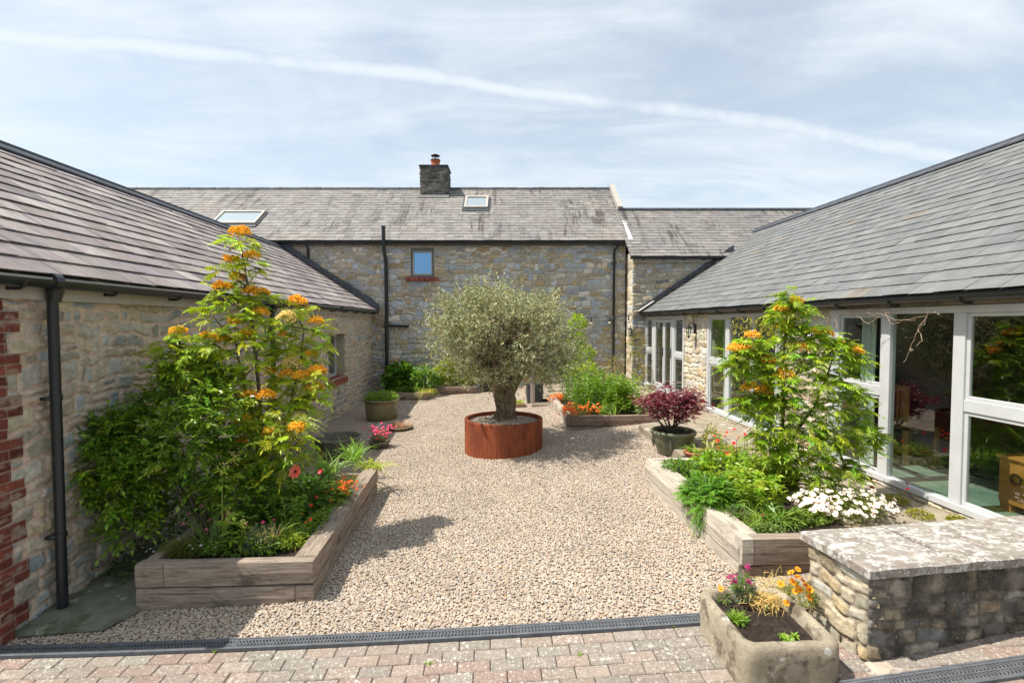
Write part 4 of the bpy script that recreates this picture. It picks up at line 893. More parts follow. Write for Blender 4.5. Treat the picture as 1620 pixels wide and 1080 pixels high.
pot('small_pot','squat brown pot standing nearer on the path by the pillar','pot',(4.0,9.75,.405),[(0,0),(.08,0),(.11,.13),(.12,.135),(.115,.15),(.1,.15),(.09,.11),(0,.11)],'potb',.11,.1)
# rectangular terracotta trough
T=thing('window_box','small rectangular buff terracotta trough of seedlings behind the olive','planter',(.62,11.75,.13))
mb=MB(); 
def trap(mb,c,w0,d0,w1,d1,z0,z1): mb.hexa([(c[0]-w0,c[1]-d0,z0),(c[0]+w0,c[1]-d0,z0),(c[0]+w0,c[1]+d0,z0),(c[0]-w0,c[1]+d0,z0),(c[0]-w1,c[1]-d1,z1),(c[0]+w1,c[1]-d1,z1),(c[0]+w1,c[1]+d1,z1),(c[0]-w1,c[1]+d1,z1)])
trap(mb,(.62,11.75),.14,.09,.18,.11,.13,.30); 
for q in ((-.2,-.13,.2,-.105),(-.2,.105,.2,.13),(-.2,-.105,-.175,.105),(.175,-.105,.2,.105)): mb.box((.62+q[0],11.75+q[1],.285),(.62+q[2],11.75+q[3],.33))
mb.build('pot_body',M['terr'],T,bevel=.006); mb=MB(); mb.box((.45,11.65,.30),(.79,11.85,.312)); mb.build('soil',M['soil'],T)
# timber post and leaning plank
mb=MB(); o=timber(5,1.55,.10,.10); o=o.build('timber_post',M['post']); o.rotation_euler=(0,-Q,0); o.location=(1.05,11.70,.12); tag(o,'square planed timber post standing behind the olive planter','post')
o=timber(9,.62,.07,.05).build('wooden_plank',M['oakp']); o.location=(-2.22,9.35,-.0); o.rotation_euler=(0,-.35,1.35); tag(o,'short grey plank leaning on the stoneware pot','plank')
# small garden table behind the right bed
T=thing('garden_table','pale slatted garden table standing behind the far right bed','table',(2.55,13.3,.25))
mb=MB(); 
for k in range(7): mb.box((2.15,13.0+k*.09,.97),(2.95,13.075+k*.09,.99))
mb.build('table_top',M['oakp'],T); 
for x_,y_ in ((2.2,13.05),(2.88,13.05),(2.2,13.55),(2.88,13.55)): mb=MB(); mb.box((x_-.02,y_-.02,.27),(x_+.02,y_+.02,.968)); mb.build('leg',M['oakp'],T)

# carved stone trough
T=thing('stone_trough','weathered stone trough of orange flowers at the foot of the low wall','planter',(1.66,2.95,.17))
def rrect(x0,y0,x1,y1,r,n=6):
    P=[]
    for cx,cy,a0 in ((x1-r,y0+r,-90),(x1-r,y1-r,0),(x0+r,y1-r,90),(x0+r,y0+r,180)):
        for k in range(n+1): q=R(a0+90*k/n); P.append((cx+r*math.cos(q),cy+r*math.sin(q)))
    # densify
    out=[]
    for i in range(len(P)):
        a,b=np.array(P[i]),np.array(P[(i+1)%len(P)]); m=max(1,int(np.linalg.norm(b-a)/.02))
        for k in range(m): out.append(a+(b-a)*k/m)
    return np.array(out)
def scaleto(P,d): 
    c=P.mean(0); e=P-c; return c+e*(1+d/np.abs(e).max(0))
X0,Y0,X1,Y1=1.385,2.645,1.955,3.27; Pb=rrect(X0,Y0,X1,Y1,.075)
rings=[(0.0,.15),(.0,.20),(.002,.27),(.004,.34),(.004,.395),(-.004,.418),(-.02,.426),(-.045,.424),(-.058,.41),(-.064,.36),(-.066,.30)]
mb=MB(); V=[]; n=len(Pb)
for d,z in rings:
    P=scaleto(Pb,d); ang=np.arctan2(P[:,1]-2.96,P[:,0]-1.67); nn=.016*(fbm(ang*3+9,np.full(n,z*9),33,4)-.5)+.004*(fbm(P[:,0]/.02,P[:,1]/.02+z*60,34,2)-.5)
    e=P-P.mean(0); e/=np.linalg.norm(e,axis=1)[:,None]; P=P+e*nn[:,None]; V.append(np.column_stack([P,np.full(n,z)+(.01*(fbm(P[:,0]/.08,P[:,1]/.08,35,3)-.5) if z>.38 else 0)]))
mb.add(np.concatenate(V),[(k*n+i,k*n+(i+1)%n,(k+1)*n+(i+1)%n,(k+1)*n+i) for k in range(len(rings)-1) for i in range(n)]); mb.build('trough_body',M['trough'],T,smooth=True)
mb=MB(); xs=np.linspace(X0+.05,X1-.05,30); ys=np.linspace(Y0+.05,Y1-.05,36); XX,YY=np.meshgrid(xs,ys); ZZ=.352+.035*(fbm(XX/.06,YY/.06,3,4)-.5)+.012*(fbm(XX/.012,YY/.012,5,2)-.5); j,i=np.meshgrid(np.arange(35),np.arange(29),indexing='ij'); q=(j*30+i).ravel(); mb.add(np.stack([XX,YY,ZZ],-1).reshape(-1,3),np.stack([q,q+1,q+31,q+30],1)); mb.build('soil',M['soil'],T,smooth=True)
for (x,y,s,lab) in ((2.02,2.60,.022,'flat pale pebble lying on the haunch below the wall corner'),):
    mb=MB(); mb.lathe([(0,.0),(.03,.0),(.036,.006),(.03,.013),(.012,.017),(0,.018)],(x+.25,y+.06,.238),14,sx=1,sy=.7); tag(mb.build('pebble',M['cap'],None,smooth=True),lab,'pebble')

# ================================================================ WALL LANTERNS, FESTOON
def lantern(label,c,side=-1):
    T=thing('wall_lantern',label,'lantern',tuple(c)); x,y,z=c; s=side
    mb=MB(); mb.box((x-.012,y-.035,z-.10),(x+.012,y+.035,z+.10)); mb.tube([(x,y,z+.05),(x+s*.05,y,z+.12),(x+s*.12,y,z+.13),(x+s*.13,y,z+.07)],.009,6); mb.build('bracket',M['lantern'],T)
    mb=MB(); c2=(x+s*.13,y,z)
    mb.lathe([(.0,.085),(.02,.07),(.035,.05),(.075,.02),(.078,.012),(.0,.012)],c2,6); mb.build('lantern_roof',M['lantern'],T); mb=MB(); mb.lathe([(0,-.20),(.012,-.20),(.02,-.17),(.035,-.16),(.035,-.15),(0,-.15)],c2,6); mb.build('lantern_base',M['lantern'],T)
    mb=MB()
    for k in range(6): q=k*math.pi/3; mb.tube([(c2[0]+.058*math.cos(q),c2[1]+.058*math.sin(q),z+.012),(c2[0]+.034*math.cos(q),c2[1]+.034*math.sin(q),z-.15)],.005,4)
    mb.build('frame',M['lantern'],T); mb=MB(); mb.lathe([(.052,.01),(.030,-.15)],c2,6); mb.build('pane',M['glass'],T)
pl=at(1099,520,X=4.31)
lantern('black hexagonal wall lantern on the pale stone pillar between the windows',pl)
q=at(1004,522,Y=14.0); lantern('dark wall lantern in the corner beside the glazed doors',(q[0]+.0,q[1]-.02,q[2]),-1)
mb=MB(); q0=pl+[0,.02,.05]; mb.tube([q0,q0+[-.02,.05,.2],q0+[-.01,.12,.36]],.006,5); tag(mb.build('cable',M['lantern']),'thin black cable running up the pillar above the lantern','cable')
T=thing('string_lights','festoon cable with small round bulbs hung across the farmhouse wall','string lights',tuple(at(930,499,Y=14.4)))
A0=at(850,496,Y=14.55); A1=at(1017,497,Y=13.75); pts=[A0+(A1-A0)*t-np.array([0,0,.10*math.sin(math.pi*t)]) for t in np.linspace(0,1,24)]
mb=MB(); mb.tube(pts,.007,5); mb.build('cable',M['lantern'],T)
for k in (4,8,12,16,20):
    p=pts[k]; mb=MB(); mb.tube([p,p-[0,0,.13]],[.012,.022],7); s=mb.build('socket',M['lantern'],T)
    mb=MB(); mb.lathe([(0,-.045),(.02,-.04),(.03,-.02),(.028,0),(.012,.02)],p-[0,0,.15],10); mb.build('bulb',M['cream'],T,smooth=True)

# ================================================================ INSIDE THE ROOM
T=thing('wooden_chair','slatted pine chair inside behind the tall pane','chair',(5.25,6.15,.45),rz=0)
cx,cy=5.3,6.15; pc_=(.50,.27,.09)
for dx,dy,h in ((-.2,-.2,1.42),(-.2,.2,1.42),(.2,-.2,.9),(.2,.2,.9)): mb=MB(); mb.box((cx+dx-.02,cy+dy-.02,.447),(cx+dx+.02,cy+dy+.02,h),pc_); mb.build('leg',M['pine'],T)
mb=MB(); mb.box((cx-.22,cy-.22,.88),(cx+.22,cy+.22,.91),pc_); mb.build('seat',M['pine'],T)
mb=MB(); mb.box((cx-.215,cy-.18,1.36),(cx-.185,cy+.18,1.42),pc_); mb.box((cx-.21,cy-.18,.98),(cx-.19,cy+.18,1.01),pc_)
for k in range(5): mb.box((cx-.208,cy-.15+k*.066,1.01),(cx-.192,cy-.12+k*.066,1.36),pc_)
mb.build('backrest',M['pine'],T)
T=thing('wooden_chest','orange pine chest with a round ring handle inside at the right edge','chest',(5.2,4.2,.45)); pc2=(.48,.19,.05)
mb=MB(); mb.box((4.80,3.55,.52),(5.5,4.52,.93),pc2); mb.build('chest_body',M['pine'],T,bevel=.006)
mb=MB(); mb.box((4.78,3.53,.935),(5.52,4.54,.965),pc2); mb.build('lid',M['pine'],T,bevel=.006)
mb=MB(); mb.box((4.81,3.56,.447),(5.49,3.66,.52),pc2); mb.box((4.81,4.41,.447),(5.49,4.51,.52),pc2); mb.build('plinth',M['pine'],T)
mb=MB(); mb.tube([(4.79,4.36+.045*math.cos(k*.5236),.77+.045*math.sin(k*.5236)) for k in range(13)],.010,6,cap=False); mb.build('handle',M['metal'],T)
def curtain(label,y0,y1,x=4.62):
    mb=MB(); ys=np.linspace(y0,y1,60); xs=x+.03*np.sin(ys*58)+.012*np.sin(ys*131); zs=np.linspace(.47,2.38,12); V=[(xs[i]*1.0+(.006*math.sin(z*3)),ys[i],z) for z in zs for i in range(60)]
    mb.add(V,[(k*60+i,k*60+i+1,(k+1)*60+i+1,(k+1)*60+i) for k in range(11) for i in range(59)]); o=mb.build('curtain',M['curtain'],smooth=True); tag(o,label,'curtain')
curtain('white curtain gathered behind the middle window bay next to the pillar',9.50,9.72)
curtain('white curtain drawn back behind the pane right of the flowering tree',5.88,6.10)

# ================================================================ PLANTS
UP=np.array([0,0,1.])
def nrm(a): return a/(np.linalg.norm(a,axis=-1,keepdims=True)+1e-9)
class Fol(MB):
    def leaves(s,P,D,L,Wd,C,rg,fold=.12,droop=.1,rnd=.6,wide=.42,Nup=None):
        P=np.asarray(P,float).reshape(-1,3); n=len(P); D=nrm(np.broadcast_to(D,(n,3)).astype(float)); L=np.broadcast_to(L,(n,))[:,None]; Wd=np.broadcast_to(Wd,(n,))[:,None]
        rf=(UP if Nup is None else Nup)+rg.normal(0,rnd,(n,3)); S=nrm(np.cross(D,rf)); N=nrm(np.cross(S,D)); N=np.where(N[:,2:3]<-.2,-N,N)
        a=P+D*L*wide; V=np.stack([P,a+S*Wd/2+N*Wd*fold,P+D*L-UP*L*droop,a-S*Wd/2+N*Wd*fold],1)
        b=4*np.arange(n)[:,None]; F=np.concatenate([b+[[0,1,2]],b+[[0,2,3]]]); C=np.broadcast_to(C,(n,3)); s.add(V.reshape(-1,3),F,np.repeat(C,4,0))
    def pinnate(s,P,D,L,k,lL,lW,C,rg,ang=1.05,sag=.35,stem=True,endbig=1,taper=True,fold=.12):
        P=np.asarray(P,float).reshape(-1,3); n=len(P); D=nrm(D); L=np.broadcast_to(L,(n,)); S=nrm(np.cross(D,UP+rg.normal(0,.32,(n,3)))); 
        pts=[]
        for t in np.linspace(0,1,5): pts.append(P+D*(L*t)[:,None]-UP*(L*sag*t*t)[:,None])
        if stem:
            w=(.0035+0*L)[:,None]; V=[]
            for q in pts: V+= [q+S*w,q-S*w]
            V=np.stack(V,1); m=10; b=m*np.arange(n)[:,None]; F=np.concatenate([b+[[2*i,2*i+1,2*i+3,2*i+2]] for i in range(4)]); s.add(V.reshape(-1,3),F,np.repeat(C*.8,m,0))
        for i in range(k):
            t=.22+.78*(i+.2)/k; q=P+D*(L*t)[:,None]-UP*(L*sag*t*t)[:,None]; tg=nrm(D-UP*2*sag*t)
            sc=(math.sin(math.pi*(.25+.65*(i+.5)/k)) if taper else 1)
            for sd in (-1,1):
                d=nrm(S*sd*math.sin(ang)+tg*math.cos(ang)-UP*.12+rg.normal(0,.10,(n,3))); s.leaves(q,d,lL*sc*rg.uniform(.85,1.1,n),lW*sc,C*rg.uniform(.85,1.15,(n,1)),rg,fold,.12,.25)
        s.leaves(pts[-1],nrm(D-UP*2*sag),lL*.9*endbig,lW,C,rg,fold,.1,.25)
    def straps(s,P,D,L,Wd,C,rg,bend=.6,seg=5):
        P=np.asarray(P,float).reshape(-1,3); n=len(P); D=nrm(D); L=np.broadcast_to(L,(n,))[:,None]; Hd=nrm(D*[1,1,0]+rg.normal(0,.2,(n,3))*[1,1,0]); bd=np.broadcast_to(bend,(n,))[:,None]*rg.uniform(.4,1.3,(n,1)); S=nrm(np.cross(D,UP)+rg.normal(0,.3,(n,3))); V=[]
        for t in np.linspace(0,1,seg+1):
            q=P+D*L*t*(1-.25*bd*t)+Hd*L*bd*t*t*.6-UP*L*bd*t**3*.6; w=Wd*.5*(1-t**2*.95)*(.7+.6*min(1,t*4)) ; V+=[q+S*w,q-S*w]
        V=np.stack(V,1); m=2*(seg+1); b=m*np.arange(n)[:,None]; F=np.concatenate([b+[[2*i,2*i+1,2*i+3,2*i+2]] for i in range(seg)]); s.add(V.reshape(-1,3),F,np.repeat(np.broadcast_to(C,(n,3)),m,0))
    def blobs(s,P,r,C):
        P=np.asarray(P,float).reshape(-1,3); n=len(P); r=np.broadcast_to(r,(n,))[:,None,None]; o=np.array([(1,0,0),(-1,0,0),(0,1,0),(0,-1,0),(0,0,1),(0,0,-1)],float)
        V=P[:,None]+o[None]*r; f=np.array([(0,2,4),(2,1,4),(1,3,4),(3,0,4),(2,0,5),(1,2,5),(3,1,5),(0,3,5)]); s.add(V.reshape(-1,3),(f[None]+6*np.arange(n)[:,None,None]).reshape(-1,3),np.repeat(np.broadcast_to(C,(n,3)),6,0))
    def daisies(s,P,N,r,C,Cc,rg,np_=10,cup=.15,layers=1,pw=.55):
        P=np.asarray(P,float).reshape(-1,3); n=len(P); N=nrm(np.broadcast_to(N,(n,3))+0.); A=nrm(np.cross(N,rg.normal(0,1,(n,3)))); B_=np.cross(N,A); r=np.broadcast_to(r,(n,))
        for l in range(layers):
            for i in range(np_):
                q=2*math.pi*(i+.5*l)/np_; d=A*math.cos(q)+B_*math.sin(q); d=nrm(d+N*(cup+.5*l)+rg.normal(0,.06,(n,3))); s.leaves(P,d,r*(1-.25*l),r*pw,np.broadcast_to(C,(n,3))*rg.uniform(.85,1.1,(n,1)),rg,.05,.0,.05,.6,Nup=N)
        s.blobs(P+N*(r*.12)[:,None],r*.26,Cc)
def jit(c,n,rg,a=.25,hue=.12):
    c=np.array(c); k=rg.uniform(1-a,1+a,(n,1)); h=1+rg.normal(0,hue,(n,1)); return np.clip(c*k*np.concatenate([h,np.ones((n,1)),np.ones((n,1))],1),0,1)
def rdir(n,rg,zmin=-.3,zmax=1): 
    z=rg.uniform(zmin,zmax,n); a=rg.uniform(0,2*math.pi,n); r=np.sqrt(np.clip(1-z*z,0,1)); return np.stack([r*np.cos(a),r*np.sin(a),z],1)
def disc_pts(n,rg,r): a=rg.uniform(0,6.283,n); q=r*np.sqrt(rg.uniform(0,1,n)); return np.stack([q*np.cos(a),q*np.sin(a),0*a],1)
def mid(p,q,k,rg,amp=.05):
    p=np.array(p,float);q=np.array(q,float); t=np.linspace(0,1,k)[:,None]; L=np.linalg.norm(q-p); w=np.sin(math.pi*t)*rg.normal(0,amp*L,(1,3)); w2=np.sin(2*math.pi*t)*rg.normal(0,amp*L*.5,(1,3)); return p+(q-p)*t+w+w2

# ---- olive tree in the corten planter
OT=thing('olive_tree','old olive tree with gnarled trunk and round silvery crown standing in the corten planter','tree',(.225,8.31,.55))
rg=np.random.default_rng(21); mb=MB(); nz,na=70,72; zz=np.linspace(0,1,nz); V=[]
for z in zz:
    a=np.arange(na)*2*math.pi/na; r=.225-.055*math.sin(math.pi*min(1,z*1.1))+.05*max(0,z-.7)*2+.07*max(0,.15-z)*4
    tw=z*1.6; lob=.10*np.sin(3*a+tw*2+1)+.08*np.sin(5*a-tw*3)+.04*np.sin(2*a+tw)
    x3=np.cos(a)*1.5; y3=np.sin(a)*1.5
    nn=fbm(x3*1.6+7+z*.6,y3*1.6+z*3.0,61,4)-.5; n2=fbm(x3*4+z*2,y3*4+z*7.5,62,3)-.5
    rr=r*(1+lob)+.18*nn+.15*n2-.10*np.clip(.34-np.abs(fbm(x3*2+5,y3*2+z*4,64,2)-.5)*6,0,1)
    cx=.225+.02*math.sin(z*4)+.02*z; cy=8.31+.02*math.cos(z*3); rr=rr*.83; V.append(np.stack([cx+rr*np.cos(a),cy+rr*np.sin(a),np.full(na,.54+z*.74)+.03*nn],1))
V=np.concatenate(V); fc=fbm(V[:,0]*20,V[:,2]*14+V[:,1]*9,66,3); mb.add(V,[(k*na+i,k*na+(i+1)%na,(k+1)*na+(i+1)%na,(k+1)*na+i) for k in range(nz-1) for i in range(na)],np.array((.20,.15,.10))*(.5+1.0*fc)[:,None])
m_=simple('gnarled_olive_bark',None,.9,22,.35,42,.012,tint=((.30,.25,.17),.4)); mb.build('trunk',m_,OT,smooth=True)
mb=MB(); tips=[]; cc=np.array([.19,8.31,2.0]); RR=np.array([1.08,1.02,.76])
for k in range(15):
    a=2*math.pi*k/15+rg.uniform(-.2,.2); p0=np.array([.24+.15*math.cos(a),8.31+.15*math.sin(a),1.16+rg.uniform(-.06,.08)]); el=rg.uniform(.05,1.25)
    e=cc+RR*.62*np.array([math.cos(a)*math.cos(el),math.sin(a)*math.cos(el),math.sin(el)*.9-.12]); P=mid(p0,e,9,rg,.07); mb.tube(P,np.linspace(.052,.016,9),7,(.2,.15,.10))
    for j in range(9):
        s0=P[rg.integers(3,9)]; d=rdir(1,rg,-.5,1)[0]; e2=cc+RR*.93*nrm((s0-cc)/RR*.6+d*.9); Q2=mid(s0,e2,6,rg,.08); mb.tube(Q2,np.linspace(.013,.004,6),5,(.19,.15,.10)); tips+=[Q2[i] for i in (2,3,4,5)]
mb.build('limbs',simple('olive_limb_bark',(.17,.12,.08),.9,20,.35,40,.008),OT,smooth=True)
fo=Fol(); tips=np.array(tips)
# sprays: twigs with leaf pairs, leaving gaps between clumps
cen=[]
for k in range(74):
    d=rdir(1,rg,-.42,1)[0]; cen.append(cc+RR*d*rg.uniform(.5,.90+.3*vn(np.array([d[0]*2.2+5]),np.array([d[1]*2.2+d[2]*2]),7)[0]))
for q_ in ((.95,0,-.38),(1.05,-.1,-.30),(.8,-.3,-.45),(-.95,0,-.35),(1.1,.1,-.1)): cen+=[cc+np.array(q_)]*2
for k in range(26):
    a=rg.uniform(0,6.283); q=rg.uniform(.35,1.0); cen.append(np.array([.2+q*math.cos(a),8.31+q*math.sin(a)*.9,1.36+.16*rg.random()]))
cen=np.array(cen+list(tips[::7])); nspr=3300
ci=rg.integers(0,len(cen),nspr); P=cen[ci]+rg.normal(0,.115,(nspr,3))*rg.uniform(.5,1.35,(nspr,1)); out=nrm((P-cc)/RR); 
r_=np.linalg.norm((P-cc)/RR,axis=1); k=(r_<1.34)&(P[:,2]>1.17+.12*rg.random(nspr)); P=P[k]; out=out[k]; n=len(P)
D=nrm(out+rg.normal(0,.55,(n,3))+UP*.35); Lt=rg.uniform(.10,.30,n)
fo.straps(P,D,Lt,.004,np.tile((.17,.15,.10),(n,1)),rg,.2,2)
for i in range(9):
    t=(i+.6)/9; q=P+D*(Lt*t)[:,None]
    for sd in (0,1):
        dd=nrm(D*.55+rdir(n,rg,-1,1)*.9); L=rg.uniform(.04,.068,n); pale=rg.random((n,1))<.45; C=np.where(pale,jit((.42,.46,.37),n,rg,.28,.05),jit((.16,.195,.10),n,rg,.3,.08)); yl=rg.random((n,1))<.05; C=np.where(yl,jit((.36,.27,.08),n,rg),C)
        fo.leaves(q,dd,L,.0125,C,rg,.1,.05,1.0,.5)
fo.build('crown',M['olive'],OT)
fo=Fol(); P=np.array([.24,8.31,1.12])+rg.normal(0,1,(260,3))*[.13,.13,.10]; D=nrm((P-[.24,8.31,.95])+rdir(260,rg)*.3); 
for i in range(5): fo.leaves(P+D*(.03*i),nrm(D*.5+rdir(260,rg,-1,1)),.05,.011,jit((.20,.22,.09),260,rg),rg)
fo.build('epicormic_shoots',M['olive'],OT)

# ---- golden flowered rowan-like trees
def orangetree(T,stems,clus,rg,green=(.16,.27,.035),npn=26,lL=.062,lw=.015,LL=(.13,.20),k=8,flow=True,barkc=(.12,.09,.07)):
    mb=MB()
    for P,r0,r1 in stems: P=np.array(P,float); mb.tube(P,np.linspace(r0,r1,len(P)),8,barkc)
    fo=Fol(); fl=Fol(); tw=mb; spts=np.concatenate([np.array(P,float) for P,_,_ in stems])
    for (c,rad,fw) in clus:
        c=np.array(c,float); j=np.argmin(np.linalg.norm((spts-c)*[1,1,1]+[0,0,.0],axis=1)+.7*np.maximum(0,spts[:,2]-c[2]+.05)); s0=spts[j]
        if np.linalg.norm(s0-c)>.04: tw.tube(mid(s0,c-[0,0,.02],5,rg,.05),np.linspace(.010,.005,5),5,barkc)
        n=int(npn*(rad/.16)); D=rdir(n,rg,-.2,.6); P=c+rg.normal(0,1,(n,3))*[rad*.42,rad*.42,rad*.32]; D=nrm(D+(P-c)/rad*.6)
        C=jit(green,n,rg,.28,.15); lo=(rg.random((n,1))<.25); C=np.where(lo,C*.55,C)
        fo.pinnate(P,D,rg.uniform(*LL,n)*(rad/.16)**.3,k,lL,lw,C,rg,1.1,.35)
        if fw:
            m=int(230*fw); q=disc_pts(m,rg,.070*fw**.5+.010)*(.8+.4*rg.random((m,1))); q[:,2]=.03-.5*(q[:,0]**2+q[:,1]**2)/.09+rg.uniform(-.022,.022,m)+.03*(vn(q[:,0]/.03+c[0]*9,q[:,1]/.03,3)-.5); P=c+[0,0,rad*.78]+q
            fl.blobs(P,rg.uniform(.006,.0105,m),np.where(rg.random((m,1))<.35,jit((.64,.34,.03),m,rg,.2,.03),jit((.72,.53,.06),m,rg,.2,.03)) if fw<2 else jit((.8,.78,.55),m,rg,.2,.02))
            fl.straps(np.repeat((c+[0,0,rad*.1])[None],18,0),nrm(P[:18]-(c+[0,0,rad*.1])),np.linalg.norm(P[:18]-(c+[0,0,rad*.1]),axis=1),.003,np.tile((.35,.35,.08),(18,1)),rg,.05,2)
    tw.build('trunk',M['bark'],T,smooth=True); fo.build('foliage',M['leaf'],T); 
    if flow: fl.build('flowers',M['petal'],T)
def A(px,py,Y): return at(px,py,Y=Y)
RL=thing('flowering_tree','tall leggy tree with feathery leaves and orange flower heads rising from the left bed','tree',tuple(A(412,830,5.1)))
rg=np.random.default_rng(31)
def poly(pts): return [A(*p) for p in pts]
st=[(poly([(412,850,5.1),(414,790,5.1),(408,720,5.1),(412,640,5.05),(404,560,5.0),(398,500,5.0),(390,440,5.0),(382,395,5.0)]),.028,.008),
    (poly([(412,700,5.1),(395,640,5.0),(384,600,4.95),(376,560,4.9),(370,530,4.9)]),.017,.007),
    (poly([(384,640,5.0),(350,590,4.9),(310,570,4.85),(285,560,4.8)]),.013,.006),
    (poly([(410,740,5.1),(432,700,5.15),(455,660,5.2),(468,600,5.25),(478,560,5.3),(480,520,5.3)]),.020,.007),
    (poly([(440,690,5.2),(462,650,5.0),(490,620,4.95)]),.012,.006),
    (poly([(412,760,5.1),(440,730,4.8),(470,700,4.7)]),.012,.006),
    (poly([(404,560,5.0),(418,545,5.0),(430,520,5.0)]),.008,.005),(poly([(390,452,5.0),(400,440,5.0),(412,425,5.0)]),.006,.004)]
cl=[((380,382,5.0),.13,1.5),((366,424,4.97),.10,.8),((398,418,5.02),.10,.8),((352,468,4.95),.12,1.4),((376,452,5.05),.10,.9),((396,474,5.0),.10,.9),((414,478,5.0),.11,.9),((412,508,4.95),.11,1.1),((384,505,5.05),.12,0),((340,500,4.9),.11,0),((372,526,4.9),.12,.6),((420,540,5.0),.11,0),
 ((283,540,4.8),.12,.9),((262,552,4.78),.10,0),((330,548,4.85),.12,.8),((355,552,4.9),.11,.9),((390,542,4.9),.11,.8),((310,570,4.85),.14,0),((340,590,4.85),.15,0),((290,590,4.8),.13,0),((400,580,4.95),.12,0),((372,600,4.9),.14,0),((268,580,4.8),.10,0),
 ((470,490,5.3),.13,1.5),((500,522,5.3),.12,1.1),((455,512,5.3),.11,2.0),((478,548,5.3),.13,0),((508,548,5.3),.10,0),((450,545,5.25),.11,.5),((492,575,5.25),.11,.6),((462,582,5.2),.09,2.0),((445,575,5.2),.10,0),
 ((430,600,5.15),.10,.6),((455,606,5.1),.11,1.1),((478,608,5.0),.11,1.2),((502,600,5.0),.12,1.2),((478,635,4.95),.11,0),((500,625,4.95),.10,1.0),((455,640,4.95),.12,.0),
 ((392,640,4.8),.12,1.1),((422,640,4.8),.12,1.1),((405,668,4.75),.13,0),((386,680,4.75),.12,.9),((440,672,4.8),.12,.0),((470,690,4.7),.11,1.0),((430,698,4.7),.12,.9),((455,720,4.75),.13,0),((410,720,4.8),.13,0),((490,645,4.9),.10,0),((380,715,4.8),.12,.8),((440,560,5.1),.09,0),((360,640,4.85),.13,0),((345,625,4.9),.12,0)]
cl=[(A(*c),r,f) for c,r,f in cl]; orangetree(RL,st,cl,rg,green=(.32,.42,.035),npn=27,lL=.066,lw=.018)
RT=thing('flowering_tree','bushy feathery leaved tree with orange flower heads in the right bed before the windows','tree',tuple(A(1240,800,5.0)))
rg=np.random.default_rng(32)
st=[(poly([(1238,830,5.0),(1240,760,5.0),(1236,700,5.0),(1240,640,5.0),(1238,580,5.0),(1243,530,5.0),(1246,485,5.0)]),.026,.007),
    (poly([(1238,720,5.0),(1262,680,4.95),(1290,640,4.9),(1310,590,4.9),(1320,560,4.9)]),.016,.006),(poly([(1238,640,5.0),(1210,620,5.0),(1185,600,5.0),(1165,590,5.0)]),.011,.005),
    (poly([(1238,740,5.0),(1270,720,4.9),(1320,700,4.85),(1350,680,4.85)]),.013,.006),(poly([(1240,620,5.0),(1262,590,4.9),(1280,545,4.9)]),.011,.005),(poly([(1236,690,5.0),(1210,660,4.95),(1190,645,4.9)]),.009,.005)]
cl=[((1246,474,5.0),.11,0),((1258,488,5.0),.09,.9),((1236,500,5.0),.09,.9),((1252,512,5.0),.10,0),((1240,528,5.0),.10,1.0),((1262,540,4.95),.12,0),((1286,538,4.95),.10,.7),((1306,540,4.95),.10,.9),((1285,520,5.0),.08,0),((1330,562,4.9),.12,1.0),((1352,568,4.9),.10,.9),((1325,545,4.9),.08,0),
 ((1190,543,5.0),.10,.9),((1165,562,5.0),.10,1.2),((1181,564,5.0),.09,.9),((1213,582,4.98),.10,1.1),((1160,580,5.0),.09,0),((1195,590,5.0),.11,0),((1240,602,4.85),.10,1.5),((1266,565,4.9),.12,.9),((1260,625,4.9),.14,0),((1222,560,5.0),.10,0),((1290,575,4.9),.13,0),((1300,605,4.85),.14,0),((1335,600,4.85),.12,0),((1230,640,4.9),.13,0),
 ((1186,624,4.95),.10,1.1),((1208,630,4.95),.10,.9),((1170,640,4.95),.09,0),((1200,655,4.95),.11,0),((1270,655,4.85),.15,0),((1310,645,4.85),.15,0),((1345,625,4.85),.11,0),((1235,680,4.85),.14,0),((1205,690,4.9),.12,0),((1280,690,4.8),.15,0),((1320,685,4.8),.15,0),((1350,700,4.8),.13,0),((1370,680,4.85),.10,0),((1255,715,4.8),.13,0),((1295,725,4.75),.15,0),((1335,735,4.75),.13,0),((1275,755,4.75),.14,0),((1310,765,4.75),.13,0),((1345,745,4.75),.11,0),((1225,715,4.9),.11,0),((1360,650,4.85),.09,0),((1385,695,4.85),.08,0),((1290,785,4.7),.12,0)]
cl=[(A(*c),r,f) for c,r,f in cl]; orangetree(RT,st,cl,rg,green=(.26,.39,.03),npn=42,lL=.066,lw=.017)

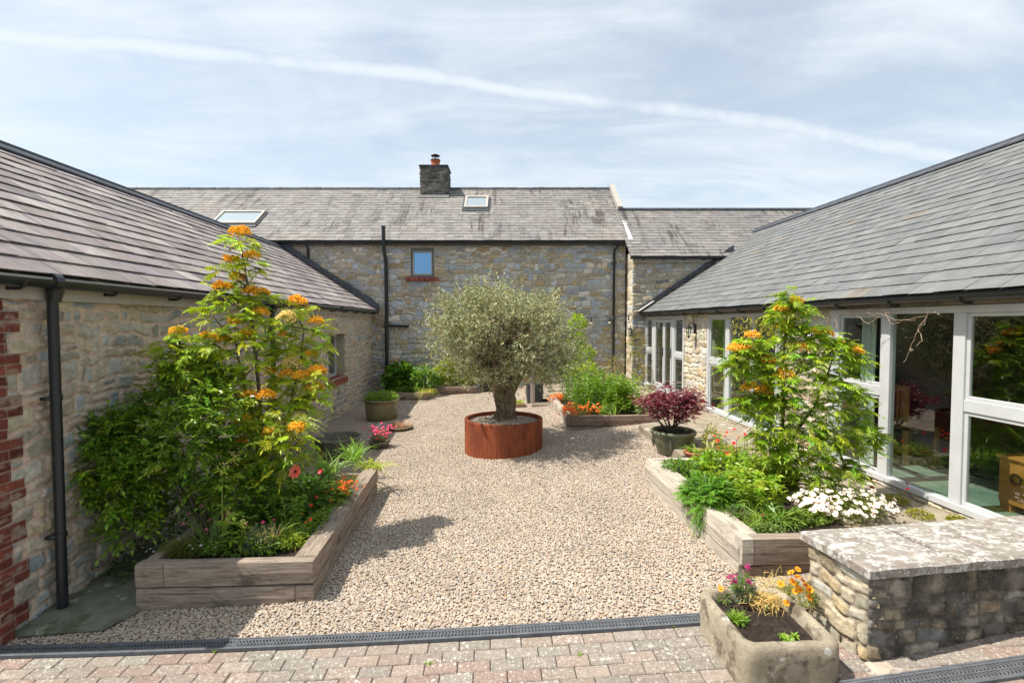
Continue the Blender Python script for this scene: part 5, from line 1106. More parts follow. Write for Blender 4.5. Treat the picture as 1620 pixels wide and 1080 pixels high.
# ---- generic foliage masses
def mass(fo,rg,ells,nper,kind,C,L=(.05,.08),Wr=.45,dark=.25):
    for (c,r,wt) in ells:
        c=np.array(c,float); r=np.broadcast_to(np.array(r,float),(3,)); n=int(nper*wt); d=rdir(n,rg,-.75,1); P=c+r*d*rg.uniform(.45,1,(n,1)); D=nrm(d*[1,1,.6]+rg.normal(0,.45,(n,3))+UP*(.42 if kind=='pin' else .15)); CC=jit(C,n,rg,.28,.12); CC=np.where(rg.random((n,1))<dark,CC*.6,CC)
        if kind=='leaf': fo.leaves(P,D,rg.uniform(*L,n),rg.uniform(*L,n)*Wr,CC,rg,.12,.15,.6)
        elif kind=='whorl':
            for i in range(6): fo.leaves(P,nrm(D*.6+rdir(n,rg,-.2,.6)),rg.uniform(*L,n),rg.uniform(*L,n)*Wr,CC*rg.uniform(.85,1.15,(n,1)),rg,.12,.15,.4)
        elif kind=='pin': fo.pinnate(P,D,rg.uniform(L[0]*2.4,L[1]*2.4,n),3,(L[0]+L[1])/2,(L[0]+L[1])/2*Wr,CC,rg,.95,.2)
        elif kind=='fern': fo.pinnate(P,nrm(D+UP*.3),rg.uniform(L[0]*2.5,L[1]*2.5,n),10,(L[0]+L[1])/2*.55,(L[0]+L[1])*.5*.16,CC,rg,1.0,.35,True,.7)
def plant(name,label,cat,base,group=None): return thing(name,label,cat,tuple(base),group=group)
# elder shrub
rg=np.random.default_rng(41)
ES=plant('elder_shrub','large dark green elder shrub spreading against the barn wall in the left bed','shrub',A(330,850,4.9))
ells=[((300,615,4.9),.26,1),((345,650,4.7),.26,1),((260,650,4.9),.26,1),((215,690,4.7),.25,.9),((170,690,4.55),.20,.6),((300,700,4.6),.32,1.3),((240,745,4.7),.26,1.0),((340,740,4.8),.28,1.1),((380,770,4.7),.24,.9),((190,780,4.5),.22,.8),((205,830,4.45),.18,.5),((165,740,4.45),.18,.6),((235,800,4.9),.22,.6),((290,790,5.0),.24,.7),((350,800,5.2),.22,.6),((205,740,4.6),.2,.6),((150,695,4.5),.12,.3),((330,600,4.9),.2,.7),((300,570,4.95),.16,.5),((390,700,4.8),.22,.8),((430,760,4.9),.2,.7),((430,800,5.1),.2,.6)]
fo=Fol(); mass(fo,rg,[(A(*c),r,w) for c,r,w in ells],170,'pin',(.13,.245,.028),(.045,.07),.55,.3); mass(fo,rg,[(A(*c),r,w) for c,r,w in ells[:12]],34,'pin',(.24,.36,.035),(.05,.07),.40,.0)
fo.build('foliage',M['gloss'],ES)
mb=MB()
for tx in (250,290,330,370,210,400): P=mid(A(330+rg.uniform(-40,40),870,4.8),A(tx,rg.uniform(640,720),4.7),7,rg,.06); mb.tube(P,np.linspace(.016,.006,7),6,(.12,.10,.07))
mb.build('stems',M['bark'],ES,smooth=True)
fl=Fol()
for c in ((228,672,4.55),(262,690,4.45),(355,690,4.45)): 
    n=60; q=disc_pts(n,rg,.05); fl.blobs(A(*c)+q,.005,(.5,.5,.38))
fl.build('flowers',M['petal'],ES)
# ivy-like ground foliage between the shrub and the wall
T=plant('ground_foliage','dark low leafy growth in the shade behind the front left bed','ground plant',(-3.1,4.6,0)); fo=Fol()
n=900; x=rg.uniform(-3.4,-2.78,n); y=rg.uniform(4.35,6.4,n); fo.leaves(np.stack([x,y,rg.uniform(-.04,.16,n)],1),rdir(n,rg,.1,.9),.045,.03,jit((.05,.10,.02),n,rg),rg); fo.build('foliage',M['leaf'],T)

# ---- small plants: tuft of straps, mound, flowers
def strapplant(name,label,cat,c,n,r,L,w,C,rg,bend=.6,zmin=.55,parts='foliage',mat='leaf'):
    T=plant(name,label,cat,c); fo=Fol(); P=np.array(c,float)+disc_pts(n,rg,r); fo.straps(P,rdir(n,rg,zmin,1),rg.uniform(*L,n),w,jit(C,n,rg,.25,.1),rg,bend); fo.build(parts,M[mat],T); return T
def flowers(T,pts,r,C,Cc,rg,npet=8,cup=.2,layers=1,stem=None,pw=.55,N=None,name='flower_heads'):
    pts=np.array(pts,float); fl=Fol(); n=len(pts); fl.daisies(pts,(nrm(rdir(n,rg,.5,1)+np.array([-.1,-.35,.2])) if N is None else N),rg.uniform(.85,1.15,n)*r,np.array(C),np.array(Cc),rg,npet,cup,layers,pw)
    fl.build(name,M['petal'],T)
    if stem is not None:
        st_=Fol(); b=np.array(stem,float)+disc_pts(n,rg,.05); d=pts-b; st_.straps(b,nrm(d),np.linalg.norm(d,axis=1),.004,np.tile((.16,.22,.06),(n,1)),rg,.03,3); st_.build('stems',M['leaf'],T)
def mound(name,label,cat,c,r,n,C,L,rg,kind='leaf',Wr=.35,mat='leaf',dark=.25):
    T=plant(name,label,cat,c); fo=Fol(); r=np.broadcast_to(np.array(r,float),(3,)); mass(fo,rg,[(np.array(c,float)+[0,0,r[2]*.5],r,1)],n,kind,C,L,Wr,dark); fo.build('foliage',M[mat],T); return T
def leafy_stems(name,label,cat,c,n,rx,ry,h,C,rg,L=.10,W_=.028,wh=5,mat='leaf',zs=.9):
    T=plant(name,label,cat,c); fo=Fol(); b=np.array(c,float)+np.stack([rg.uniform(-rx,rx,n),rg.uniform(-ry,ry,n),0*np.ones(n)],1); H=rg.uniform(h*.6,h,n); D=rdir(n,rg,zs,1); C0=jit(C,n,rg,.25,.12); fo.straps(b,D,H,.008,C0*.8,rg,.06)
    for t in np.linspace(.2,1,9):
        q=b+D*(H*t)[:,None]
        for i in range(wh): fo.leaves(q,nrm(rdir(n,rg,0,.7)+D*.3),L*rg.uniform(.7,1.2,n)*(1-.3*t),W_,C0*rg.uniform(.7,1.2,(n,1)),rg,.1,.25,.4)
    fo.build('foliage',M[mat],T); return T
rg=np.random.default_rng(51); ZL=.26
def on(px,py,z): return at(px,py,Z=z)
# LEFT BED, front row
T=mound('cushion_plant','mossy green cushion plant with tiny lilac flowers at the left bed corner','flower plant',on(285,878,ZL),(.17,.10,.10),1500,(.13,.17,.03),(.02,.035),rg,'leaf',.18)
flowers(T,[on(238,868,.33),on(232,872,.32),on(243,872,.30),on(226,866,.34),on(292,848,.40),on(284,852,.38),on(300,862,.36),on(250,878,.30),on(318,862,.36),on(305,868,.35),on(340,866,.34)],.014,(.50,.48,.80),(.7,.7,.4),rg,5)
strapplant('grass_clump','tall thin blue green grass clump behind the front sleeper','grass clump',on(335,872,ZL),46,.05,(.28,.62),.007,(.12,.22,.06),rg,.35,.8)
T=plant('hellebore','upright hellebore with whorled leaves and pale green flower spikes','flower plant',on(360,870,ZL)); fo=Fol()
for (px,p1,tz) in ((352,870,.95),(374,862,1.02),(366,876,.58),(384,872,.5)):
    b=on(px,p1,ZL); top=b+[rg.uniform(-.02,.02),.0,tz-ZL]; fo.straps(b[None],(top-b)[None],tz-ZL,.012,(.20,.28,.06),rg,.02)
    for h in (.35,.55,.8,1.0):
        q=b+(top-b)*h; n=9; fo.leaves(np.repeat(q[None],n,0),nrm(rdir(n,rg,-.1,.45)),rg.uniform(.06,.10,n),.022,jit((.20,.30,.04),n,rg),rg,.1,.2,.3)
    fo.blobs(top+rg.normal(0,1,(26,3))*[.016,.016,.04],.008,(.42,.42,.20))
fo.build('foliage',M['leaf'],T)
T=mound('pinks_plant','grey green pinks with small magenta flowers on the front left bed','flower plant',on(412,868,ZL),(.13,.10,.13),600,(.20,.26,.19),(.035,.06),rg,'leaf',.18)
flowers(T,[on(398,820,.45),on(416,826,.44),(on(388,842,.38)),on(392,830,.42),on(434,822,.42)],.020,(.75,.09,.30),(.5,.1,.2),rg,6,.3,2,stem=on(408,868,.28))
fo=Fol(); b=on(425,862,.30); n=14; fo.straps(b+disc_pts(n,rg,.05),rdir(n,rg,.85,1),.2,.008,jit((.30,.20,.16),n,rg),rg,.1); fo.build('seed_spikes',M['dry'],T)
T=mound('lime_perennial','low bright lime green foliage at the corner of the left bed','leafy plant',on(462,860,ZL),(.13,.13,.06),500,(.26,.34,.04),(.03,.05),rg,'leaf',.4)
flowers(T,[on(485,826,.42),on(492,822,.44)],.020,(.75,.05,.06),(.6,.1,.1),rg,6,.5,2,stem=on(484,856,.27))
T=mound('leafy_perennial','dark leafy perennial filling the middle of the left bed','leafy plant',on(450,828,ZL),(.2,.2,.14),350,(.06,.13,.02),(.05,.08),rg,'whorl',.35)
T=mound('fern_foliage','fine cut ferny green foliage beneath the pink poppy','leafy plant',on(490,805,ZL),(.19,.26,.20),420,(.09,.19,.03),(.06,.08),rg,'fern',.3)
T=mound('fern_foliage','bright feathery tufts beside the right board of the left bed','leafy plant',on(520,800,ZL),(.13,.20,.14),260,(.15,.27,.04),(.05,.07),rg,'fern',.3)
strapplant('grass_clump','short grassy green tuft leaning on the left bed side board','grass clump',on(520,810,ZL),90,.12,(.12,.26),.006,(.16,.27,.05),rg,.4,.7)
T=plant('poppy','large pale pink poppy flower held above ferny leaves','flower plant',on(468,800,ZL)); pp=A(468,746,4.75)
flowers(T,[pp,pp+[.005,.0,.0]],.065,(.80,.30,.28),(.10,.03,.05),rg,7,.35,2,stem=on(470,800,.28),pw=1.0,N=np.array([-.3,-.85,.35]))
T=plant('ranunculus','small pink and cream double flower on a short stem','flower plant',on(505,775,ZL)); flowers(T,[A(508,746,5.2)],.04,(.85,.20,.30),(.8,.6,.3),rg,8,.5,3,stem=on(508,776,.28),pw=.9)
T=mound('silver_leaf_plant','pale silvery yellow cut leaves behind the pink poppy','leafy plant',on(485,745,ZL),(.18,.22,.13),170,(.34,.38,.16),(.05,.07),rg,'fern',.5)
T=plant('fern','arching pale yellow green fern fronds above the barrel','fern',on(470,720,ZL)); fo=Fol(); n=18; D=rdir(n,rg,.15,.7); D[:,0]=np.abs(D[:,0]); fo.pinnate(np.repeat(A(458,668,5.6)[None],n,0)+rg.normal(0,.03,(n,3)),nrm(D),rg.uniform(.25,.42,n),12,.06,.016,jit((.30,.36,.09),n,rg),rg,1.1,.6); fo.build('foliage',M['leaf'],T)
for i,(c,lab) in enumerate((((520,752),'upright blue green bulb leaves left of the orange wallflowers'),((560,730),'clump of long arching bulb leaves at the far end of the left bed'),((590,745),'pale green strap leaves spilling over the end of the left bed'))):
    strapplant('bulb_leaves',lab,'leaf clump',on(*c,ZL),90 if i==1 else 66,.12,(.28,.52) if i<2 else (.2,.4),.016,(.19,.34,.10) if i<2 else (.28,.35,.08),rg,.55 if i<2 else .9,.75)
T=mound('wallflower','orange red wallflower clump on the side board of the left bed','flower plant',on(545,775,ZL),(.17,.22,.12),600,(.12,.18,.05),(.03,.05),rg,'leaf',.2)
n=90; c=np.array([on(545,768,.44)]*n); P=c+np.stack([rg.normal(0,.075,n),rg.normal(0,.13,n),rg.uniform(-.05,.05,n)],1); flowers(T,P,.017,(.68,.13,.03),(.65,.35,.05),rg,5,.2,stem=on(545,775,.28),pw=.8)
T=plant('pink_flowers','mass of hot pink small flowers in the grey pot','flower plant',(-1.93,8.85,.13)); fo=Fol(); mass(fo,rg,[((-1.93,8.85,.22),(.17,.16,.12),1)],400,'leaf',(.16,.14,.07),(.03,.05),.3); fo.build('foliage',M['leaf'],T)
n=70; P=np.array([-1.90,8.80,.34])+np.stack([rg.normal(0,.12,n),rg.normal(0,.09,n),rg.normal(0,.055,n)],1); flowers(T,P,.023,(.88,.10,.34),(.5,.05,.2),rg,5,.2,stem=(-1.93,8.85,.13),pw=.8)
T=plant('dry_plant','dry reddish stems in the shallow brown bowl','plant',(-1.80,10.15,.1)); fo=Fol(); n=160; fo.straps(np.array([-1.8,10.15,.10])+disc_pts(n,rg,.19),rdir(n,rg,.6,1),rg.uniform(.08,.28,n),.005,jit((.38,.24,.17),n,rg),rg,.3); fo.build('foliage',M['dry'],T)
T=plant('seedling_foliage','fresh green leafy seedlings filling the big olive brown pot','leafy plant',(-2.40,11.25,.45)); fo=Fol(); mass(fo,rg,[((-2.40,11.25,.55),(.36,.34,.13),1)],900,'leaf',(.17,.30,.05),(.05,.10),.3); n=60; fo.straps(np.array([-2.4,11.25,.48])+disc_pts(n,rg,.3),rdir(n,rg,.5,1),rg.uniform(.15,.3,n),.012,jit((.20,.33,.06),n,rg),rg,.5); fo.build('foliage',M['leaf'],T)
strapplant('grass_clump','thin wispy grass growing from the half barrel','grass clump',(-2.35,8.6,.12),26,.15,(.2,.42),.006,(.22,.27,.07),rg,.3,.8)
T=mound('woodland_weeds','low shaded weeds along the foot of the barn wall','weed',(-3.1,8.6,-.03),(.3,1.5,.1),420,(.07,.12,.03),(.03,.06),rg,'leaf',.35)
strapplant('grass_clump','fresh green strap leaves behind the middle of the front left sleeper','grass clump',on(440,860,ZL),60,.08,(.16,.36),.010,(.22,.34,.08),rg,.5,.7)
T=plant('columbine','loose pink and purple flowers on thin stems in the front left bed','flower plant',on(310,860,ZL)); P=[on(x,y,z) for x,y,z in ((300,812,.52),(318,800,.58),(334,822,.48),(345,835,.42),(290,830,.45),(326,838,.44),(356,815,.5))]; flowers(T,P,.020,(.50,.16,.30),(.4,.1,.2),rg,6,.5,2,stem=on(318,862,.28))
T=plant('red_campion','scattered red flowers above the ferny leaves beside the left side board','flower plant',on(505,812,ZL)); P=[on(x,y,z) for x,y,z in ((500,786,.46),(516,778,.46),(492,800,.44),(525,792,.42),(478,812,.42),(535,768,.42))]; flowers(T,P,.022,(.66,.05,.07),(.5,.1,.1),rg,6,.4,2,stem=on(505,812,.28))
mound('low_foliage','low mixed green leaves behind the front sleeper of the left bed','leafy plant',on(380,872,ZL),(.42,.08,.07),700,(.13,.22,.04),(.03,.055),rg,'leaf',.5)
mound('low_foliage','green leafy carpet along the side board of the left bed','leafy plant',on(500,835,ZL),(.10,.35,.08),600,(.15,.26,.04),(.03,.055),rg,'leaf',.5)
leafy_stems('perennial_foliage','mid green leafy stems below the elder in the left bed','leafy plant',on(420,840,ZL),30,.3,.16,.34,(.14,.25,.04),rg,.08,.025,4,zs=.85)
# FAR LEFT BEDS
T=mound('bergenia','dark green broad round leaves at the left end of the far bed','leafy plant',(-2.5,14.3,.36),(.48,.32,.46),760,(.10,.22,.03),(.13,.20),rg,'leaf',.85,'gloss')
T=mound('hosta','green bush with long drooping pale edged leaves in the far left bed','leafy plant',(-1.82,14.1,.36),(.40,.32,.42),700,(.14,.27,.06),(.12,.17),rg,'leaf',.35,'gloss')
T=mound('low_foliage','low ferny foliage along the front of the far left bed','leafy plant',(-2.2,13.75,.30),(.5,.16,.10),350,(.13,.25,.04),(.06,.10),rg,'leaf',.4)
strapplant('grass_clump','trailing golden green grass spilling over the far left bed corner','grass clump',(-1.72,13.55,.32),150,.16,(.2,.42),.006,(.36,.36,.10),rg,1.3,.2)
fo=Fol(); T=plant('yellow_shrub','bright yellow green leafy shrub under the farmhouse wall','shrub',(-.95,14.4,.35)); mass(fo,rg,[((-1.25,14.42,.68),(.5,.28,.36),1),((-.75,14.42,.62),(.42,.28,.30),.8),((-.55,14.4,.8),(.25,.2,.25),.4),((-1.2,14.42,1.0),(.22,.2,.2),.3)],2800,'leaf',(.30,.38,.03),(.05,.09),.42); fo.build('foliage',M['leaf'],T)
strapplant('iris_leaves','upright green iris leaves between the grey pot and the olive trunk','leaf clump',(.12,14.3,.13),26,.06,(.35,.6),.02,(.22,.32,.06),rg,.15,.9)
T=plant('seedlings','short green shoots in the buff terracotta trough','leafy plant',(.62,11.75,.31)); fo=Fol(); n=160; fo.straps(np.array([.62,11.75,.31])+np.stack([rg.uniform(-.15,.15,n),rg.uniform(-.08,.08,n),0*np.ones(n)],1),rdir(n,rg,.8,1),rg.uniform(.06,.13,n),.012,jit((.30,.38,.07),n,rg),rg,.2); fo.build('foliage',M['leaf'],T)
T=plant('red_flowers','sprays of small red flowers and green leaves in the tall black pot','flower plant',(1.075,12.1,.68)); fo=Fol(); mass(fo,rg,[((1.1,12.1,.92),(.27,.22,.22),1)],380,'leaf',(.19,.27,.07),(.05,.08),.35); fo.build('foliage',M['leaf'],T)
n=46; P=np.array([.98,12.0,.88])+np.stack([rg.normal(0,.20,n),rg.normal(0,.1,n),rg.normal(0,.13,n)],1); flowers(T,P,.022,(.72,.06,.06),(.5,.1,.05),rg,5,.4,stem=(1.075,12.1,.7))
strapplant('wispy_plant','grey green wispy plant in the tapered dark grey pot','leafy plant',(-.13,14.35,.55),40,.1,(.12,.25),.008,(.2,.26,.16),rg,.8,.3)

# FAR RIGHT BED
ZR=.44
for k,(c,lab) in enumerate((((1.55,11.3,.42),'orange wallflowers at the far corner of the far right bed'),((1.50,9.26,.50),'orange red wallflowers spilling over the near corner of the far right bed'),((1.95,9.6,.46),'small orange wallflower clump behind the near sleeper'))):
    T=plant('wallflower',lab,'flower plant',c); fo=Fol(); r=(.2,.2,.13) if k<2 else (.16,.14,.13); mass(fo,rg,[(np.array(c)+[0,0,.06],r,1)],330,'leaf',(.15,.20,.05),(.03,.06),.25); fo.build('foliage',M['leaf'],T)
    n=120 if k<2 else 60; P=np.array(c)+[-.03,-.08,.10]+np.stack([rg.normal(0,.11,n),rg.normal(0,.08,n),rg.normal(0,.055,n)],1); flowers(T,P,.024,(.72,.17,.035),(.7,.4,.05),rg,5,.2,pw=.8)
leafy_stems('lily_foliage','tall dense upright green leafy stems in the far right bed','leafy plant',(2.15,10.4,.42),120,.5,.8,.80,(.13,.25,.035),rg)
leafy_stems('euphorbia','bright green bushy stems nearer the glazed doors in the far right bed','leafy plant',(2.65,10.0,.42),80,.32,.5,.72,(.18,.30,.04),rg)
strapplant('bulb_leaves','light green strap leaves at the front of the far right bed','leaf clump',(2.25,9.45,.44),60,.22,(.25,.5),.014,(.17,.29,.06),rg,.5,.75)
mound('dark_foliage','dark green foliage low behind the orange flowers','leafy plant',(1.9,9.9,.44),(.3,.35,.22),420,(.07,.15,.03),(.05,.08),rg,'leaf',.3)
mound('broad_leaf_plant','grey green broad leaved plant by the right end of the far bed','leafy plant',(2.95,9.45,.42),(.2,.2,.2),230,(.20,.27,.14),(.06,.1),rg,'leaf',.45)
strapplant('straw_grass','tall pale straw coloured grass stalks leaning by the far corner','grass clump',(3.1,11.8,.42),36,.3,(.8,1.5),.009,(.42,.34,.18),rg,.45,.7,mat='dry')
# climber on the wall behind the olive and rusty shrub in the corner
fo=Fol(); T=plant('climber','bright green climber behind the right side of the olive crown','climber',(1.98,13.6,.3)); 
ec=[((913,512,13.6),.26,1),((912,540,13.5),.30,1),((925,562,13.3),.30,.9),((900,585,13),.3,.9),((930,590,12.8),.3,.8)]; mass(fo,rg,[(A(*c),r,w) for c,r,w in ec],520,'leaf',(.26,.38,.03),(.06,.10),.5); fo.build('foliage',M['leaf'],T)
mb=MB(); 
for k in range(3): mb.tube(mid((1.95+.1*k,13.6,.2),A(905,530,13.6)+[.05*k,0,0],6,rg,.04),.012,6,(.2,.15,.1))
mb.build('stems',M['bark'],T)
fo=Fol(); T=plant('rusty_shrub','thin rusty brown and green shrub in the corner by the glazed doors','shrub',A(1010,600,13.4)); ec=[((1008,540,13.5),.26,.8),((1005,565,13.4),.26,.8),((1012,590,13.2),.24,.6),((965,595,13.0),.3,.6),((975,575,13.2),.25,.5)]; mass(fo,rg,[(A(*c),r,w) for c,r,w in ec],230,'leaf',(.26,.19,.05),(.05,.08),.3); mass(fo,rg,[(A(*c),r,w) for c,r,w in ec],130,'leaf',(.18,.24,.05),(.05,.08),.35); fo.build('foliage',M['leaf'],T)

# MAPLE in its pot
MT=plant('maple_tree','small spreading red leaved maple tree growing in the mossy green pot','tree',(2.70,7.30,.58)); rg=np.random.default_rng(61)
mb=MB(); tp=[]
for k in range(9):
    a=k*.7; e=np.array([2.68+.40*math.cos(a)*rg.uniform(.6,1),7.3+.34*math.sin(a)*rg.uniform(.6,1),rg.uniform(.92,1.15)]); P=mid((2.70+.01*math.cos(a),7.3,.57),e,7,rg,.07); mb.tube(P,np.linspace(.014,.005,7),6,(.13,.10,.09)); tp+=[P[-1],P[-2],P[-3]]
    for j in range(3): e2=e+rg.normal(0,1,3)*[.13,.12,.05]; mb.tube(mid(P[4],e2,4,rg,.05),np.linspace(.006,.003,4),5,(.13,.09,.09)); tp.append(e2)
mb.build('trunk',M['bark'],MT,smooth=True)
fo=Fol(); tp=np.array(tp); n=1700; c=tp[rg.integers(0,len(tp),n)]+rg.normal(0,1,(n,3))*[.085,.085,.035]; c[:,2]=np.maximum(c[:,2],.78)
for i in range(5):
    a=(i-2)*.62; base=rdir(n,rg,-.35,.15) if i==0 else base; ca,sa=math.cos(a),math.sin(a); d=np.stack([base[:,0]*ca-base[:,1]*sa,base[:,0]*sa+base[:,1]*ca,base[:,2]-.1],1)
    fo.leaves(c,d,(.055 if i==2 else .045),.013,jit((.15,.028,.055),n,rg,.45,.15),rg,.1,.25,.25)
fo.build('crown',M['redleaf'],MT)
# plants in front of the maple
strapplant('lily_shoots','green strap shoots in the terracotta dish before the maple pot','leafy plant',(2.82,6.72,.42),70,.13,(.12,.24),.014,(.19,.30,.06),rg,.6,.5)
T=mound('variegated_plant','cream and yellow green plant on the path beside the maple pot','leafy plant',(3.12,6.95,.42),(.13,.12,.22),260,(.42,.46,.20),(.05,.08),rg,'leaf',.4,dark=.1)
n=9; fo=Fol(); P=np.array([3.05,6.85,.45])+rg.normal(0,1,(n,3))*[.05,.04,.1]; fo.leaves(P,np.tile([0,-.1,-1.],(n,1)),.14,.03,(.75,.72,.62),rg,.1,0,.2); fo.build('white_bracts',M['petal'],T)
strapplant('lily_shoots','green shoots spilling from the second terracotta dish','leafy plant',(3.22,6.66,.46),60,.12,(.12,.26),.016,(.20,.31,.05),rg,.7,.4)
# RIGHT BED contents
rg=np.random.default_rng(71)
mound('low_foliage','mixed low leaves filling the soil along the right bed front','leafy plant',on(1240,826,ZR),(.42,.14,.07),900,(.16,.25,.05),(.03,.055),rg,'leaf',.5)
strapplant('bulb_leaves','second clump of arching strap leaves beside the dianthus in the right bed','leaf clump',on(1188,812,ZR),50,.10,(.22,.44),.013,(.18,.30,.07),rg,.6,.72)
mound('marigold_foliage','leafy green plant at the far left corner of the right bed','leafy plant',on(1075,750,ZR),(.20,.20,.12),520,(.13,.26,.04),(.05,.08),rg,'leaf',.3)
T=bpy.data.objects['marigold_foliage']; flowers(T,[A(1069,731,5.75),A(1150,719,6.0)],.026,(.75,.07,.02),(.8,.5,.05),rg,8,.2)
mound('geranium_foliage','broad bright green lobed leaves in the middle of the right bed','leafy plant',on(1140,745,ZR),(.34,.26,.14),420,(.20,.34,.04),(.07,.11),rg,'leaf',.6)
mound('yarrow_foliage','feathery bright green mound hanging over the right bed sleeper','leafy plant',on(1128,800,ZR),(.22,.26,.15),520,(.12,.27,.03),(.06,.085),rg,'fern',.3)
leafy_stems('peony_foliage','yellow green pointed leaves beneath the right flowering tree','leafy plant',on(1180,800,ZR),90,.18,.28,.36,(.24,.36,.045),rg,.10,.032,4,zs=.8)
leafy_stems('peony_foliage','yellow green leafy stems beside the trunk of the right tree','leafy plant',on(1215,770,ZR),60,.15,.25,.34,(.22,.33,.045),rg,.10,.03,4,zs=.8)
T=mound('dianthus','dark stemmed plant with small crimson flowers in the right bed','flower plant',on(1168,828,ZR),(.10,.12,.10),420,(.14,.18,.10),(.03,.05),rg,'leaf',.18)
flowers(T,[A(1160,796,4.5),A(1168,799,4.5),A(1163,803,4.5),A(1171,788,4.5),A(1206,815,4.2),A(1175,806,4.45),A(1158,808,4.5)],.020,(.42,.03,.10),(.3,.02,.08),rg,6,.4,2)
strapplant('bulb_leaves','long arching green strap leaves at the front of the right bed','leaf clump',on(1225,832,ZR),46,.09,(.22,.42),.014,(.15,.27,.06),rg,.7,.7)
mound('low_foliage','small round grey green leaves behind the right bed front sleeper','leafy plant',on(1215,845,ZR),(.16,.08,.06),320,(.17,.25,.09),(.025,.04),rg,'leaf',.7)
strapplant('grass_clump','fresh short grass tuft near the corner of the right bed','grass clump',on(1190,838,ZR),80,.08,(.10,.22),.006,(.20,.30,.05),rg,.4,.7)
T=plant('daisy_bush','wide mound of white daisies with dark centres behind the right bed sleeper','flower plant',on(1330,822,ZR)); fo=Fol(); cD=on(1325,812,ZR); mass(fo,rg,[(cD+[.04,.02,.08],(.42,.26,.13),1),(cD+[-.28,-.12,.04],(.14,.12,.08),.25)],2200,'leaf',(.14,.19,.04),(.03,.05),.3); fo.build('foliage',M['leaf'],T)
n=270; d=rdir(n,rg,.08,1); P=cD+[.05,.02,.07]+d*[.46,.28,.135]*rg.uniform(.75,1.12,(n,1))+rg.normal(0,.015,(n,3)); P[:26]=cD+[-.30,-.14,.10]+d[:26]*[.13,.1,.06]; flowers(T,P,.024,(.78,.75,.82),(.12,.07,.22),rg,10,.10,N=nrm(d*.5+np.array([-.2,-.35,.8])+rg.normal(0,.15,(n,3))),pw=.5)
T=mound('shrub_rose','dark leaves and crimson button flowers at the right end of the path edge','flower plant',on(1390,800,.45),(.10,.1,.06),60,(.12,.16,.05),(.03,.05),rg,'leaf',.4)
pts=[on(1379,771,.62),on(1434,766,.62),on(1436,774,.60),on(1378,758,.65)]; flowers(T,pts,.022,(.42,.015,.02),(.2,.01,.01),rg,8,.4,2,stem=on(1392,800,.44))
T=plant('red_flowers','row of small red flowers tied to rusty wire hoops along the path','flower plant',(3.35,6.0,.4)); fo=Fol(); mass(fo,rg,[((3.35,6.2,.5),(.28,.5,.10),1)],420,'leaf',(.20,.28,.05),(.04,.07),.35); fo.build('foliage',M['leaf'],T)
P=[A(x,y,6.1+rg.uniform(-.3,.3)) for x,y in ((1147,690),(1150,684),(1162,679),(1168,692),(1178,687),(1161,701),(1205,697),(1213,699),(1222,694),(1223,704),(1198,700),(1135,697),(1125,716),(1090,735),(1180,690),(1192,690),(1130,690),(1212,686))]; flowers(T,P,.028,(.75,.03,.03),(.5,.05,.03),rg,6,.4,2)
mb=MB()
for k in range(6):
    x0=A(1165+k*13,724,5.9-.12*k); h=.26
    mb.tube([x0,x0+[0,0,h*.8],x0+[.03,0,h],x0+[.09,-.01,h],x0+[.12,-.02,h*.8],x0+[.12,-.02,0]],.0035,5)
mb.build('wire_hoop',M['metal'],T)
# red flowers and weeds along the plinth
for k,(px,py,lab) in enumerate(((1418,792,'yellow green weed tuft at the foot of the window frame'),(1455,815,'spreading stonecrop weeds growing along the window plinth'),(1512,825,'small golden weed tuft near the coping end'))):
    mound('weed_tuft',lab,'weed',at(px,py,Z=.415),(.10,.12,.03) if k!=2 else (.06,.06,.03),300,(.26,.27,.05),(.02,.04),rg,'leaf',.45)
# climber twigs above the windows
T=plant('bare_vine','bare twisted vine stems hanging from the gutter over the tall window','vine',A(1400,500,5.3)); mb=MB()
for pts in ([(1315,520),(1330,495),(1360,488),(1395,497),(1420,508),(1450,502),(1485,490)],[(1340,488),(1352,500),(1375,512),(1392,500)],[(1400,492),(1410,515),(1430,506),(1450,506)],[(1470,488),(1460,510),(1448,530),(1440,552),(1430,572)],[(1452,520),(1458,540),(1450,545)],[(1440,552),(1445,553),(1441,556)],[(1478,492),(1484,498),(1488,496)],[(1325,520),(1320,500),(1340,490)],[(1345,495),(1370,490),(1385,500),(1380,520)],[(1465,500),(1463,512),(1456,520)],[(1380,488),(1400,495),(1440,488),(1480,492)]):
    P=np.array([at(x,y,X=4.22-.03*rg.random()) for x,y in pts]); t=np.linspace(0,len(P)-1,len(P)*3); P=np.stack([np.interp(t,np.arange(len(P)),P[:,i]) for i in range(3)],1)+rg.normal(0,.006,(len(P)*3,3)); mb.tube(P,np.linspace(.0048,.002,len(P)),5,(.33,.24,.17))
mb.build('stems',simple('bare_vine_bark',(.33,.24,.17),.9,20,.3),T)
T=plant('leafy_vine','yellow green vine leaves hanging from the gutter beside the flowering tree','vine',A(1190,500,8)); fo=Fol()
for px in np.linspace(1160,1232,9):
    y0=505; c=at(px,500,X=4.15); n=26; P=c+np.stack([rg.normal(0,.04,n),rg.normal(0,.12,n),-rg.uniform(0,.28,n)],1); fo.leaves(P,nrm(rdir(n,rg,-1,-.2)),rg.uniform(.06,.10,n),.022,jit((.24,.24,.06),n,rg),rg,.1,.1,.5)
fo.build('foliage',M['leaf'],T)
mb=MB(); mb.tube([at(x,y,X=4.17) for x,y in ((1235,508),(1215,495),(1195,502),(1180,498),(1165,505))],.006,5,(.2,.15,.1)); mb.build('stems',M['bark'],T)
